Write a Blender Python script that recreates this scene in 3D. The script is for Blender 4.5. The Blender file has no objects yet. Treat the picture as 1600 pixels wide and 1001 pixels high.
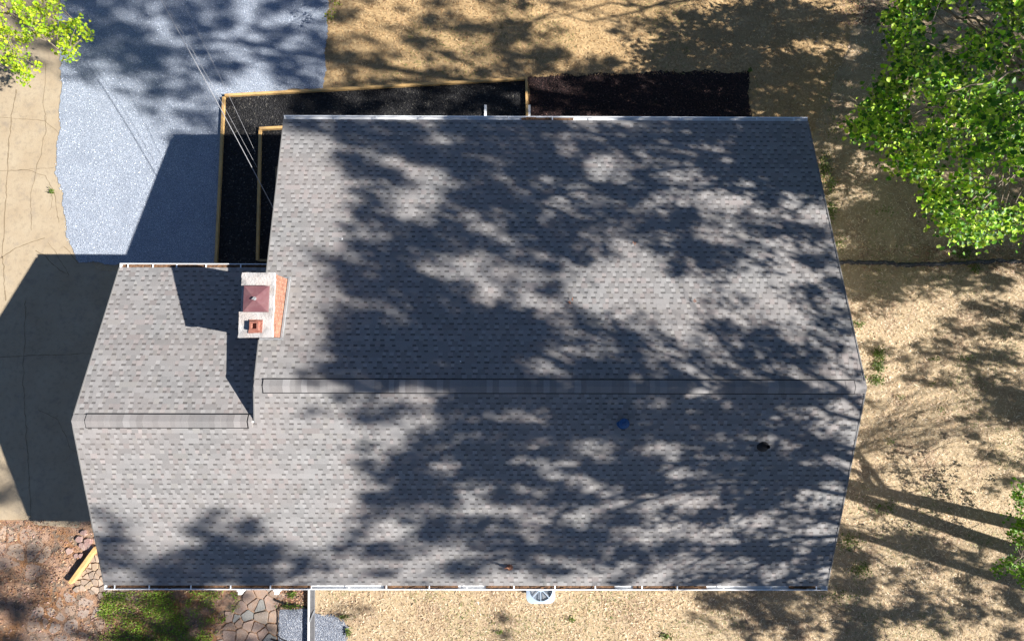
import bpy, math, random
import numpy as np
from mathutils import Vector, Matrix, Euler
random.seed(7); RN = np.random.default_rng(11)
SC = bpy.context.scene; COL = SC.collection

# ------------------------------------------------------------------ camera, sky, sun, exposure
CAM_H, CAM_F = 18.0626, 824.721
EUL = (0.0864, -0.0032, 0.0023)
AX, AY = -1.5726, 0.2843                      # shadow offset per metre of height
cam = bpy.data.cameras.new('camera'); camo = bpy.data.objects.new('camera', cam); COL.objects.link(camo)
cam.sensor_width = 36; cam.sensor_fit = 'HORIZONTAL'; cam.lens = CAM_F / 1600 * 36
cam.clip_end = 3000; cam.clip_start = 0.1
camo.location = (0, 0, CAM_H); camo.rotation_euler = EUL
SC.camera = camo
SUN = Vector((-AX, -AY, 1)).normalized()
w = bpy.data.worlds.new('World'); SC.world = w; w.use_nodes = True
wn = w.node_tree.nodes; bg = wn['Background']
sky = wn.new('ShaderNodeTexSky'); sky.sky_type = 'NISHITA'; sky.sun_disc = False
sky.air_density = 0.55; sky.dust_density = 0.1; sky.ozone_density = 1.0; sky.altitude = 300
sky.sun_elevation = math.asin(SUN.z); sky.sun_rotation = math.atan2(SUN.x, SUN.y)
w.node_tree.links.new(sky.outputs[0], bg.inputs[0]); bg.inputs[1].default_value = 0.05
sl = bpy.data.lights.new('sun', 'SUN'); sl.energy = 5.0; sl.angle = math.radians(0.45); sl.color = (1.0, 0.96, 0.905)
so = bpy.data.objects.new('sun', sl); COL.objects.link(so); so.rotation_euler = SUN.to_track_quat('Z', 'Y').to_euler()
so.location = (40, -10, 40)
SC.view_settings.view_transform = 'Standard'; SC.view_settings.look = 'None'
SC.view_settings.gamma = 1; SC.view_settings.use_curve_mapping = False
SC.view_settings.exposure = 1.6

# ------------------------------------------------------------------ pixel (of the 1600 px photo) to world point
RM = Euler(EUL).to_matrix()
def ray(px, py): return RM @ Vector(((px - 800) / CAM_F, -(py - 500.5) / CAM_F, -1))
def at(px, py, z=0.0):
    d = ray(px, py); t = (z - CAM_H) / d.z
    return Vector((d.x * t, d.y * t, z))
def onplane(px, py, z0, s, y0):               # plane z = z0 + s*(y-y0)
    d = ray(px, py); t = (z0 - s * y0 - CAM_H) / (d.z - s * d.y)
    return Vector((d.x * t, d.y * t, CAM_H + d.z * t))
def topx(P):
    q = RM.transposed() @ (Vector(P) - Vector((0, 0, CAM_H)))
    return (800 + CAM_F * q.x / -q.z, 500.5 - CAM_F * q.y / -q.z) if q.z < 0 else (9999, 9999)

# ------------------------------------------------------------------ mesh helpers
def link(name, me, mat, parent=None):
    o = bpy.data.objects.new(name, me); COL.objects.link(o)
    for m in (mat if isinstance(mat, (list, tuple)) else [mat]): me.materials.append(m)
    if parent is not None:
        o.parent = parent; o.matrix_parent_inverse = Matrix.Translation(-parent.matrix_basis.translation)
    return o
def tag(o, label=None, cat=None, group=None, kind=None):
    if label: o['label'] = label
    if cat: o['category'] = cat
    if group: o['group'] = group
    if kind: o['kind'] = kind
    return o
def empty(name, loc, label, cat, group=None):
    o = bpy.data.objects.new(name, None); COL.objects.link(o); o.location = loc; o.empty_display_size = .3
    return tag(o, label, cat, group)
class MB:
    def __init__(s): s.v = []; s.f = []; s.c = []; s.m = []
    def face(s, pts, col=None, mi=0):
        n = len(s.v); s.v += [tuple(p) for p in pts]; s.f.append(tuple(range(n, n + len(pts)))); s.c.append(col or (1, 1, 1)); s.m.append(mi)
    def prism(s, pts, z0, z1, col=None, mi=0):      # pts: xy ring, ccw
        n = len(pts)
        b = [(p[0], p[1], z0) for p in pts]; t = [(p[0], p[1], z1) for p in pts]
        s.face(t, col, mi); s.face(b[::-1], col, mi)
        for i in range(n): j = (i + 1) % n; s.face([b[i], b[j], t[j], t[i]], col, mi)
    def box(s, x0, x1, y0, y1, z0, z1, col=None, mi=0):
        s.prism([(x0, y0), (x1, y0), (x1, y1), (x0, y1)], z0, z1, col, mi)
    def beam(s, a, b, wd, h, col=None, mi=0):        # box from a to b (centre line at half height)
        a = Vector(a); b = Vector(b); d = (b - a).normalized(); up = Vector((0, 0, 1))
        if abs(d.z) > .9: up = Vector((0, 1, 0))
        sd = d.cross(up).normalized() * wd / 2; u = sd.cross(d).normalized() * h / 2
        c = [a - sd - u, a + sd - u, a + sd + u, a - sd + u]; e = [p + (b - a) for p in c]
        s.face(c[::-1], col, mi); s.face(e, col, mi)
        for i in range(4): j = (i + 1) % 4; s.face([c[i], c[j], e[j], e[i]], col, mi)
    def tube(s, pts, rad, n=6, col=None, mi=0, cap=True):
        pts = [Vector(p) for p in pts]; rings = []
        for i, p in enumerate(pts):
            d = (pts[min(i + 1, len(pts) - 1)] - pts[max(i - 1, 0)]).normalized()
            a = d.orthogonal().normalized() if i == 0 else (a - d * a.dot(d)).normalized()
            b = d.cross(a); r = rad[i] if isinstance(rad, (list, tuple)) else rad
            rings.append([p + (a * math.cos(2 * math.pi * k / n) + b * math.sin(2 * math.pi * k / n)) * r for k in range(n)])
        base = len(s.v)
        for r in rings: s.v += [tuple(q) for q in r]
        for i in range(len(rings) - 1):
            for k in range(n):
                k2 = (k + 1) % n; o = base + i * n
                s.f.append((o + k, o + k2, o + n + k2, o + n + k)); s.c.append(col or (1, 1, 1)); s.m.append(mi)
        if cap:
            s.f.append(tuple(base + k for k in range(n))[::-1]); s.c.append(col or (1, 1, 1)); s.m.append(mi)
            o = base + (len(rings) - 1) * n
            s.f.append(tuple(o + k for k in range(n))); s.c.append(col or (1, 1, 1)); s.m.append(mi)
    def lathe(s, c, prof, n=20, col=None, mi=0):      # prof: (r,z) list
        for (r0, z0), (r1, z1) in zip(prof, prof[1:]):
            for k in range(n):
                a, b = 2 * math.pi * k / n, 2 * math.pi * (k + 1) / n
                P = lambda r, z, t: (c[0] + r * math.cos(t), c[1] + r * math.sin(t), c[2] + z)
                q = [P(r0, z0, a), P(r0, z0, b), P(r1, z1, b), P(r1, z1, a)]
                if r1 < 1e-6: q = q[:3]
                elif r0 < 1e-6: q = [q[0], q[2], q[3]]
                s.face(q, col, mi)
    def build(s, name, mat, parent=None, smooth=False):
        me = bpy.data.meshes.new(name); me.from_pydata(s.v, [], s.f); me.update()
        if any(c != (1, 1, 1) for c in s.c):
            at_ = me.attributes.new('tone', 'FLOAT_COLOR', 'FACE')
            at_.data.foreach_set('color', np.array([[*c, 1] for c in s.c], dtype=np.float32).ravel())
        o = link(name, me, mat, parent)
        if any(s.m): me.polygons.foreach_set('material_index', s.m)
        if smooth: me.polygons.foreach_set('use_smooth', [True] * len(me.polygons))
        return o

# ------------------------------------------------------------------ materials
def mat(name, base=(.5, .5, .5), rough=.85, noise=None, tone=False, bump=None, spec=.3, metal=0, extra=None, transl=0):
    """noise: list of (scale, amount, detail, second colour) ; bump: (scale, distance)"""
    m = bpy.data.materials.new(name); m.use_nodes = True; nt = m.node_tree; N = nt.nodes; L = nt.links
    b = N['Principled BSDF']; b.inputs['Roughness'].default_value = rough; b.inputs['Metallic'].default_value = metal
    b.inputs['Specular IOR Level'].default_value = spec
    geo = N.new('ShaderNodeNewGeometry'); pos = geo.outputs['Position']
    rgb = N.new('ShaderNodeRGB'); rgb.outputs[0].default_value = (*base, 1); cur = rgb.outputs[0]
    def mix(fac, a, c2, mode='MIX'):
        x = N.new('ShaderNodeMix'); x.data_type = 'RGBA'; x.blend_type = mode
        if isinstance(fac, (int, float)): x.inputs[0].default_value = fac
        else: L.new(fac, x.inputs[0])
        L.new(a, x.inputs[6])
        if isinstance(c2, tuple): x.inputs[7].default_value = (*c2, 1)
        else: L.new(c2, x.inputs[7])
        return x.outputs[2]
    def ntex(scale, detail=4, kind='noise', stretch=None, rgh=.6):
        src = pos
        if stretch:
            mp = N.new('ShaderNodeMapping'); mp.inputs['Scale'].default_value = stretch; L.new(pos, mp.inputs[0]); src = mp.outputs[0]
        if kind == 'voro':
            t = N.new('ShaderNodeTexVoronoi'); t.inputs['Scale'].default_value = scale; L.new(src, t.inputs['Vector']); return t
        t = N.new('ShaderNodeTexNoise'); t.inputs['Scale'].default_value = scale; t.inputs['Detail'].default_value = detail
        t.inputs['Roughness'].default_value = rgh; L.new(src, t.inputs['Vector']); return t
    def ramp(sock, a, b_):
        r = N.new('ShaderNodeMapRange'); r.inputs[1].default_value = a; r.inputs[2].default_value = b_; L.new(sock, r.inputs[0]); r.clamp = True
        return r.outputs[0]
    if tone:
        a = N.new('ShaderNodeAttribute'); a.attribute_name = 'tone'
        cur = mix(1.0, cur, a.outputs['Color'], 'MULTIPLY')
    for (sc, amt, det, c2) in (noise or []):
        t = ntex(sc, det); f = ramp(t.outputs[0], .42, .62)
        mm = N.new('ShaderNodeMath'); mm.operation = 'MULTIPLY'; mm.inputs[1].default_value = amt; L.new(f, mm.inputs[0])
        cur = mix(mm.outputs[0], cur, c2)
    if extra: cur = extra(N, L, pos, cur, mix, ntex, ramp)
    L.new(cur, b.inputs['Base Color'])
    if bump:
        t = ntex(bump[0], 5, bump[2] if len(bump) > 2 else 'noise'); bp = N.new('ShaderNodeBump'); bp.inputs['Distance'].default_value = bump[1]; bp.inputs['Strength'].default_value = 1
        L.new(t.outputs[0], bp.inputs['Height']); L.new(bp.outputs[0], b.inputs['Normal'])
    if transl:
        tr = N.new('ShaderNodeBsdfTranslucent'); L.new(cur, tr.inputs[0]); ms = N.new('ShaderNodeMixShader'); ms.inputs[0].default_value = transl
        L.new(b.outputs[0], ms.inputs[1]); L.new(tr.outputs[0], ms.inputs[2]); L.new(ms.outputs[0], N['Material Output'].inputs[0])
    return m

def gravel_extra(c_a, c_b, c_c):
    def fn(N, L, pos, cur, mix, ntex, ramp):
        v = ntex(52, kind='voro'); sp = N.new('ShaderNodeSeparateColor'); L.new(v.outputs['Color'], sp.inputs[0])
        cur = mix(ramp(sp.outputs[0], .3, 1.0), cur, c_a)
        cur = mix(ramp(sp.outputs[1], .78, .98), cur, c_b)
        cur = mix(ramp(sp.outputs[2], .85, 1.0), cur, c_c)
        d = ramp(v.outputs['Distance'], .35, .75)       # dark gaps between the stones
        cur = mix(d, cur, tuple(x * .7 for x in c_c))
        t = ntex(1.3, 5); return mix(ramp(t.outputs[0], .4, .75), cur, mix(.45, cur, c_c))
    return fn
M = {}
M['shingle'] = mat('shingle', (1, 1, 1), .92, noise=[(220, .35, 2, (.09, .085, .085)), ], tone=True, spec=.2)
def shing_extra(N, L, pos, cur, mix, ntex, ramp):
    t = ntex(160, 2); u = ntex(.7, 3)
    cur = mix(ramp(t.outputs[0], .35, .75), mix(.22, cur, (.05, .05, .052)), mix(.12, cur, (.8, .78, .76)))
    return mix(ramp(u.outputs[0], .35, .7), cur, mix(.20, cur, (.30, .235, .21)))
M['shingle'] = mat('roof_shingle', (1, 1, 1), .92, tone=True, spec=.15, extra=shing_extra, bump=(300, .0015))
M['white'] = mat('white_painted_metal', (.80, .81, .82), .45, noise=[(6, .25, 4, (.6, .6, .58))], spec=.4)
M['trim'] = mat('white_trim', (.72, .71, .69), .6, noise=[(5, .3, 4, (.5, .48, .45))])
M['dark'] = mat('black_plastic', (.012, .012, .013), .6)
M['debris'] = mat('gutter_debris', (.15, .08, .04), .95, noise=[(30, .8, 4, (.28, .16, .09)), (11, .6, 3, (.05, .03, .02))], bump=(60, .02))
def brick_extra(N, L, pos, cur, mix, ntex, ramp):
    br = N.new('ShaderNodeTexBrick'); br.inputs['Scale'].default_value = 1.0
    br.inputs['Brick Width'].default_value = .21; br.inputs['Row Height'].default_value = .075; br.inputs['Mortar Size'].default_value = .007
    br.inputs['Color1'].default_value = (.17, .062, .038, 1); br.inputs['Color2'].default_value = (.24, .105, .065, 1); br.inputs['Mortar'].default_value = (.26, .19, .15, 1)
    sx = N.new('ShaderNodeSeparateXYZ'); L.new(pos, sx.inputs[0]); ad = N.new('ShaderNodeMath'); L.new(sx.outputs[0], ad.inputs[0]); L.new(sx.outputs[1], ad.inputs[1])
    cb = N.new('ShaderNodeCombineXYZ'); L.new(ad.outputs[0], cb.inputs[0]); L.new(sx.outputs[2], cb.inputs[1]); L.new(cb.outputs[0], br.inputs['Vector'])
    t = ntex(9, 5); return mix(ramp(t.outputs[0], .45, .7), br.outputs['Color'], mix(.45, br.outputs['Color'], (.42, .24, .15)))
M['brick'] = mat('orange_brick', rough=.9, extra=brick_extra, bump=(40, .01))
M['crown'] = mat('whitewashed_mortar', (.37, .36, .355), .85, noise=[(3.2, .9, 7, (.20, .19, .185)), (2.5, .5, 4, (.47, .40, .36))], bump=(25, .02))
M['redmetal'] = mat('faded_red_sheet_metal', (.14, .06, .068), .55, noise=[(5, .6, 5, (.19, .105, .105)), (22, .4, 4, (.13, .05, .05))], spec=.4)
M['clay'] = mat('clay_flue', (.20, .07, .05), .85, noise=[(20, .7, 4, (.30, .15, .11))])
M['zinc'] = mat('grey_flashing', (.30, .31, .32), .5, noise=[(10, .5, 4, (.2, .2, .2))], spec=.5, metal=.3)
M['raketrim'] = mat('dull_drip_edge', (.16, .155, .15), .7)
M['wall'] = mat('cream_siding', (.55, .52, .46), .8, noise=[(2, .3, 4, (.45, .42, .37))])
M['glass'] = mat('window_glass', (.03, .04, .05), .08, spec=.6)
M['timber'] = mat('yellow_pine_board', (.52, .32, .12), .8, noise=[(4, .7, 5, (.34, .21, .09)), (40, .4, 3, (.6, .42, .2))], bump=(50, .005))
M['oldtimber'] = mat('weathered_timber', (.28, .2, .1), .9, noise=[(6, .7, 5, (.15, .12, .08))])
M['acwhite'] = mat('pale_grey_enamel', (.36, .44, .54), .4, noise=[(4, .25, 4, (.30, .36, .42))], spec=.45)
M['acdark'] = mat('condenser_grille', (.10, .12, .15), .6)
M['wire'] = mat('aluminium_cable', (.26, .26, .27), .5, spec=.5)
M['bluevent'] = mat('blue_vent_cap', (.02, .075, .19), .5, noise=[(30, .4, 3, (.06, .16, .34))])
M['rust'] = mat('rusty_pipe', (.36, .16, .09), .8, noise=[(30, .6, 3, (.2, .1, .08))])
M['fence'] = mat('grey_kerb_board', (.10, .10, .105), .8, noise=[(8, .5, 5, (.07, .07, .075))])
M['gravel'] = mat('crushed_granite', (.29, .335, .405), .9, extra=gravel_extra((.42, .465, .54), (.68, .70, .74), (.17, .195, .24)), bump=(52, .008, 'voro'))
M['gravel2'] = mat('grey_gravel', (.20, .23, .29), .9, extra=gravel_extra((.40, .43, .48), (.75, .75, .75), (.10, .11, .14)), bump=(34, .02, 'voro'))
def conc_extra(N, L, pos, cur, mix, ntex, ramp):
    a = ntex(.9, 7); b = ntex(6, 7); c = ntex(60, 3); d = ntex(2.2, 5)
    cur = mix(ramp(a.outputs[0], .35, .65), cur, (.32, .25, .165))
    cur = mix(ramp(b.outputs[0], .5, .75), cur, mix(.5, cur, (.17, .14, .10)))
    cur = mix(ramp(c.outputs[0], .3, .8), mix(.15, cur, (.2, .16, .12)), cur)
    return mix(ramp(d.outputs[0], .55, .72), cur, mix(.5, cur, (.19, .16, .13)))
M['concrete'] = mat('worn_concrete', (.36, .295, .205), .9, extra=conc_extra, bump=(30, .006))
M['crack'] = mat('crack_in_concrete', (.19, .145, .09), .95)
def mulch(c1, c2, c3):
    def fn(N, L, pos, cur, mix, ntex, ramp):
        v = ntex(26, kind='voro'); sp = N.new('ShaderNodeSeparateColor'); L.new(v.outputs['Color'], sp.inputs[0])
        cur = mix(ramp(sp.outputs[0], .5, 1), cur, c2); cur = mix(ramp(sp.outputs[1], .93, 1), cur, c3); return cur
    return fn
M['mulch'] = mat('black_mulch', (.010, .010, .011), .95, extra=mulch(0, (.030, .029, .030), (.12, .11, .09)), bump=(26, .03, 'voro'))
M['mulchred'] = mat('dark_red_mulch', (.014, .008, .008), .95, extra=mulch(0, (.045, .022, .02), (.16, .09, .07)), bump=(26, .03, 'voro'))
def soil_extra(N, L, pos, cur, mix, ntex, ramp):
    a = ntex(.8, 6); b = ntex(7, 6); c = ntex(40, 4)
    cur = mix(ramp(a.outputs[0], .50, .62), cur, (.36, .255, .165))
    cur = mix(ramp(b.outputs[0], .45, .65), cur, (.56, .45, .30))
    return mix(ramp(c.outputs[0], .35, .7), mix(.62, cur, (.07, .05, .03)), cur)
M['lawn'] = mat('dormant_lawn_soil', (.50, .38, .235), .97, extra=soil_extra, bump=(40, .012))
def dirt_extra(N, L, pos, cur, mix, ntex, ramp):
    a = ntex(1.1, 6); b = ntex(6, 6); c = ntex(45, 4); d = ntex(2.7, 4)
    cur = mix(ramp(a.outputs[0], .4, .6), cur, (.34, .17, .075))
    cur = mix(ramp(d.outputs[0], .5, .62), cur, (.20, .16, .12))
    cur = mix(ramp(b.outputs[0], .5, .7), cur, mix(.6, cur, (.12, .07, .045)))
    return mix(ramp(c.outputs[0], .35, .7), mix(.45, cur, (.07, .045, .03)), cur)
M['dirt'] = mat('reddish_dirt', (.46, .30, .21), .97, extra=dirt_extra, bump=(30, .03))
M['flag'] = mat('flagstone', (1, 1, 1), .85, tone=True, noise=[(5, .35, 6, (.16, .14, .13)), (40, .25, 3, (.4, .38, .35))], bump=(20, .01))
M['straw'] = mat('dry_grass_blade', (1, 1, 1), .8, tone=True, transl=.25)
M['leaf'] = mat('spring_leaf', (1, 1, 1), .5, tone=True, transl=.45, spec=.3)
M['leafthick'] = mat('canopy_leaf', (1, 1, 1), .55, tone=True, transl=.15, spec=.3)
M['bark'] = mat('grey_bark', (.16, .13, .105), .95, noise=[(12, .7, 6, (.08, .065, .05)), (3, .4, 4, (.26, .23, .2))], bump=(18, .03))
M['twig'] = mat('pale_twig', (.20, .16, .12), .9, noise=[(12, .6, 4, (.2, .16, .12))])
M['tarp'] = mat('dark_landscape_fabric', (.025, .026, .03), .7, noise=[(14, .8, 5, (.10, .095, .09))], bump=(20, .04))

# ------------------------------------------------------------------ the setting: ground sheets
def sheet(name, pxs, z, m, kind='structure', jag=0, thick=0):
    P = [at(x, y, z) for x, y in pxs]
    if jag:                                         # ragged edge
        Q = []
        for i in range(len(P)):
            a, b = P[i], P[(i + 1) % len(P)]; n = max(1, int((b - a).length / .08))
            nrm = (b - a).cross(Vector((0, 0, 1))).normalized()
            for k in range(n):
                Q.append(a.lerp(b, k / n) + nrm * random.gauss(0, jag) + nrm * jag * 2 * math.sin(k * .31 + i))
        P = Q
    mb = MB()
    if sum(a.x * b.y - b.x * a.y for a, b in zip(P, P[1:] + P[:1])) < 0: P = P[::-1]
    if thick: mb.prism([(p.x, p.y) for p in P], z - thick, z)
    else: mb.face(P)
    o = mb.build(name, m)
    return tag(o, kind=kind)
mb = MB(); mb.face([(-300, -300, 0), (300, -300, 0), (300, 300, 0), (-300, 300, 0)])
tag(mb.build('ground', M['lawn']), kind='structure')
GRAVEL = [(94, -160), (516, -160), (512, 20), (508, 90), (505, 137), (351, 149), (338, 410), (520, 430), (400, 520), (215, 470), (190, 412), (124, 410), (104, 372), (98, 310), (86, 265), (93, 200), (96, 100), (92, 40)]
DRIVE = [(-700, -160), (110, -160), (106, 40), (108, 200), (100, 265), (112, 310), (118, 372), (150, 420), (300, 440), (300, 780), (125, 815), (122, 823), (62, 822), (46, 812), (-60, 808), (-700, 800)]
sheet('driveway', DRIVE, .012, M['concrete'], jag=.012)
M['gold'] = mat('golden_dormant_lawn', (.40, .275, .135), .97, extra=lambda N, L, pos, cur, mix, ntex, ramp: mix(ramp(ntex(.9, 5).outputs[0], .42, .6), mix(ramp(ntex(28, 4).outputs[0], .35, .7), mix(.45, cur, (.10, .07, .04)), cur), mix(ramp(ntex(9, 5).outputs[0], .4, .65), (.50, .37, .2) if False else mix(.5, cur, (.26, .17, .09)), mix(.5, cur, (.62, .45, .24)))), bump=(40, .012))
sheet('lawn', [(500, -260), (1400, -260), (1330, 60), (1260, 230), (480, 230)], .004, M['gold'], jag=.03)
sheet('gravel_yard', GRAVEL, .028, M['gravel'], jag=.02)
MUL1 = [(350, 148), (822, 121), (826, 230), (430, 260), (430, 412), (336, 412)]
MUL2 = [(826, 119), (900, 117), (1000, 113), (1085, 111), (1168, 112), (1174, 180), (1174, 230), (826, 230)]
sheet('mulch_bed', MUL1, .04, M['mulch']); sheet('mulch_bed', MUL2, .018, M['mulchred'], jag=.025)
DIRT = [(-500, 812), (46, 812), (60, 820), (124, 823), (128, 812), (300, 800), (484, 880), (484, 1130), (-500, 1130)]
sheet('dirt_yard', DIRT, .006, M['dirt'])
sheet('gravel_patch', [(437, 952), (482, 950), (484, 1040), (440, 1040), (434, 996), (436, 965)], .02, M['gravel2'])
sheet('gravel_patch', [(489, 958), (520, 958), (536, 967), (544, 978), (540, 1000), (545, 1040), (489, 1040)], .016, M['gravel2'], jag=.02)

# driveway cracks and joints, each a thin irregular fissure strip
def wiggle(pts, amp, step=.12):
    Q = []; ph = random.random() * 9
    for a, b in zip(pts, pts[1:]):
        n = max(1, int((b - a).length / step)); nrm = (b - a).cross(Vector((0, 0, 1))).normalized()
        for k in range(n): Q.append(a.lerp(b, k / n) + nrm * (random.gauss(0, amp) + amp * math.sin(k * .7 + ph)))
    return Q + [pts[-1]]
def strip(mb, pts, wd, mi=0, col=None):
    for a, b in zip(pts, pts[1:]):
        n = (b - a).cross(Vector((0, 0, 1))).normalized(); w0 = wd * random.uniform(.5, 1.2) / 2
        mb.face([a - n * w0, a + n * w0, b + n * w0, b - n * w0], col, mi)
mb = MB()
for px, wd in (([(26, 140), (18, 180), (12, 250), (10, 296), (4, 400), (9, 470)], .035), ([(70, 180), (72, 205), (48, 300), (49, 360)], .02),
               ([(72, 100), (68, 160), (72, 190), (95, 212)], .018), ([(12, 268), (40, 265), (70, 275), (84, 300), (92, 348)], .02),
               ([(75, 378), (90, 400), (108, 430)], .02), ([(55, 392), (68, 398), (84, 415), (104, 428)], .03), ([(0, 182), (30, 186), (70, 189)], .018),
               ([(0, 402), (30, 385), (70, 372)], .03), ([(-60, 262), (0, 268), (84, 262)], .018), ([(-60, 560), (60, 555), (150, 552)], .022), ([(40, 470), (36, 600), (44, 720), (48, 810)], .02), ([(60, 640), (90, 655), (110, 700), (130, 712)], .016), ([(100, 385), (112, 398), (122, 412)], .02), ([(76, 292), (82, 312), (78, 328)], .015)):
    strip(mb, wiggle([at(x, y, .0165) for x, y in px], .012), wd)
ck = mb.build('driveway_crack', M['crack']); tag(ck, kind='structure')

# ------------------------------------------------------------------ the house
ZR, YR = 5.0747, -0.4903
P1, P2, P3 = 0.2092, 0.3432, 0.3092
YRG = -1.3719; ZG = 4.772
front = lambda px, py: onplane(px, py, ZR, -P1, YR)
rear = lambda px, py: onplane(px, py, ZR, P2, YR)
garf = lambda px, py: onplane(px, py, ZG, -P3, YRG)
zf = lambda y: ZR - P1 * (y - YR); zrr = lambda y: ZR + P2 * (y - YR); zgf = lambda y: ZG - P3 * (y - YRG)
A, B = front(444, 188), front(1261, 188); C_ = front(397, 603); D_ = front(1353, 605)
E_, F_ = rear(1292, 914), rear(164, 914); G_ = rear(113, 657); I_ = garf(187.5, 418); J_ = rear(398, 658)
YE1 = (A.y + B.y) / 2; YE2 = (E_.y + F_.y) / 2; YG = I_.y
house = empty('house', (0, 0, 0), 'single storey house under a low grey shingle roof with brick chimney', 'house')
def lerpx(p, q): return lambda y: p.x + (q.x - p.x) * (y - p.y) / (q.y - p.y)
lf, rf = lerpx(C_, A), lerpx(D_, B); rr = lerpx(D_, E_); lg = lerpx(G_, I_); lgr = lerpx(G_, F_); lj = lerpx(C_, J_)

def shingles(name, ytop, ybot, zfun, left, right, sgn, bright=1.0):
    """courses of laminated shingles running from the ridge (ytop) to the eave (ybot)."""
    sl_ = abs((zfun(ybot) - zfun(ytop)) / (ybot - ytop)); e = .1429 / math.sqrt(1 + sl_ * sl_); n = int(math.ceil(abs(ytop - ybot) / e)); e = abs(ytop - ybot) / n
    nv = Vector((0, sgn * sl_, 1)).normalized(); mb = MB()
    for k in range(n):
        ya, yb = ytop + sgn * e * k, ytop + sgn * e * (k + 1)
        x0, x1 = left((ya + yb) / 2), right((ya + yb) / 2)
        x = x0; tooth = random.random() < .5; base = random.uniform(.94, 1.04); ph = random.random()
        while x < x1 - .005:
            wd = (random.uniform(.085, .18) if tooth else random.uniform(.08, .125))
            if tooth and random.random() < .10: wd += random.uniform(.1, .3)
            xe = min(x + wd, x1)
            h0, h1 = (.006, .010) if tooth else (.003, .007)
            r = random.random()
            t = base * random.choice((.165, .185, .205, .225)) * random.uniform(.95, 1.06) if tooth else base * random.choice((.19, .21, .235, .26)) * random.uniform(.95, 1.05)
            if r < .12: c = (t * 1.05, t * .95, t * .92)
            elif r < .2: c = (t * 1.01, t * .98, t * .93)
            else: c = (t * 1.0, t * .98, t * .965)
            c = tuple(q * bright for q in c)
            P = lambda xx, yy, h: Vector((xx, yy, zfun(yy))) + nv * h
            def quad(a, b, ha, hb, cc):
                q = [P(x, a, ha), P(xe, a, ha), P(xe, b, hb), P(x, b, hb)]
                mb.face(q if sgn < 0 else q[::-1], cc)
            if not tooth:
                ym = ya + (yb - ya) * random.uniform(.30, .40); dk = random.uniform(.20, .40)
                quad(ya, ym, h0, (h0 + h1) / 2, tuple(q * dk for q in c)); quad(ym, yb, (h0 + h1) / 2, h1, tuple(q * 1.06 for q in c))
            else: quad(ya, yb, h0, h1, c)
            q = [P(x, yb, h1), P(xe, yb, h1), P(xe, yb, -.004), P(x, yb, -.004)]
            mb.face(q if sgn < 0 else q[::-1], tuple(v * .6 for v in c))      # butt edge, bare asphalt
            if tooth:
                for xx, s in ((x, 1), (xe, -1)):
                    q = [P(xx, ya, h0), P(xx, yb, h1), P(xx, yb, 0), P(xx, ya, 0)]
                    mb.face(q if s * sgn > 0 else q[::-1], tuple(v * .75 for v in c))
            x = xe; tooth = not tooth
    return mb.build(name, M['shingle'], house)
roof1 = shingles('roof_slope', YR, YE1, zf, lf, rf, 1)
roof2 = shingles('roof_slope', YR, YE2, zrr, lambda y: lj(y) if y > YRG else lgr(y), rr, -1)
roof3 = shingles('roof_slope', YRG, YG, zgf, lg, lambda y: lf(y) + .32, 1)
roof1['label'] = 'wide front roof slope of grey shingles'; roof2['label'] = 'rear roof slope running the full length'; roof3['label'] = 'small lower roof slope left of the chimney'
# roof deck with soffit and white rake boards
def deck(ring_fn, th=.16):
    mb = MB(); n = len(ring_fn); t = [Vector(p) - Vector((0, 0, .006)) for p in ring_fn]; b = [p - Vector((0, 0, th)) for p in t]
    mb.face(t); mb.face(b[::-1])
    for i in range(n): j = (i + 1) % n; mb.face([b[i], b[j], t[j], t[i]])
    return mb
v3 = lambda x, y, z: Vector((x, y, z))
deck([v3(lf(YE1), YE1 - .01, zf(YE1)), v3(C_.x, YR, ZR), v3(D_.x, YR, ZR), v3(rf(YE1), YE1 - .01, zf(YE1))]).build('roof_deck', M['trim'], house)
deck([v3(C_.x, YR, ZR), v3(lj(YRG), YRG, zrr(YRG)), v3(G_.x, YRG, zrr(YRG)), v3(lgr(YE2), YE2 + .01, zrr(YE2)), v3(rr(YE2), YE2 + .01, zrr(YE2)), v3(D_.x, YR, ZR)]).build('roof_deck', M['trim'], house)
deck([v3(lg(YG), YG - .01, zgf(YG)), v3(G_.x, YRG, ZG), v3(lf(YRG) + .3, YRG, ZG), v3(lf(YG) + .3, YG - .01, zgf(YG))]).build('roof_deck', M['trim'], house)
# drip edge along the rakes
def drip(a, b): m_ = MB(); m_.beam(Vector(a) + v3(0, 0, .002), Vector(b) + v3(0, 0, .002), .03, .03); m_.build('rake_trim', M['raketrim'], house)
drip(v3(lf(YE1) - .005, YE1, zf(YE1)), v3(C_.x - .005, YR, ZR)); drip(v3(rf(YE1) + .005, YE1, zf(YE1)), v3(D_.x + .005, YR, ZR)); drip(v3(D_.x + .005, YR, ZR), v3(E_.x + .005, YE2, zrr(YE2)))
drip(v3(C_.x - .005, YR, ZR), v3(J_.x - .005, YRG, zrr(YRG))); drip(v3(G_.x - .005, YRG, ZG), v3(F_.x - .005, YE2, zrr(YE2))); drip(v3(G_.x - .005, YRG, ZG), v3(I_.x - .005, YG, zgf(YG)))
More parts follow.
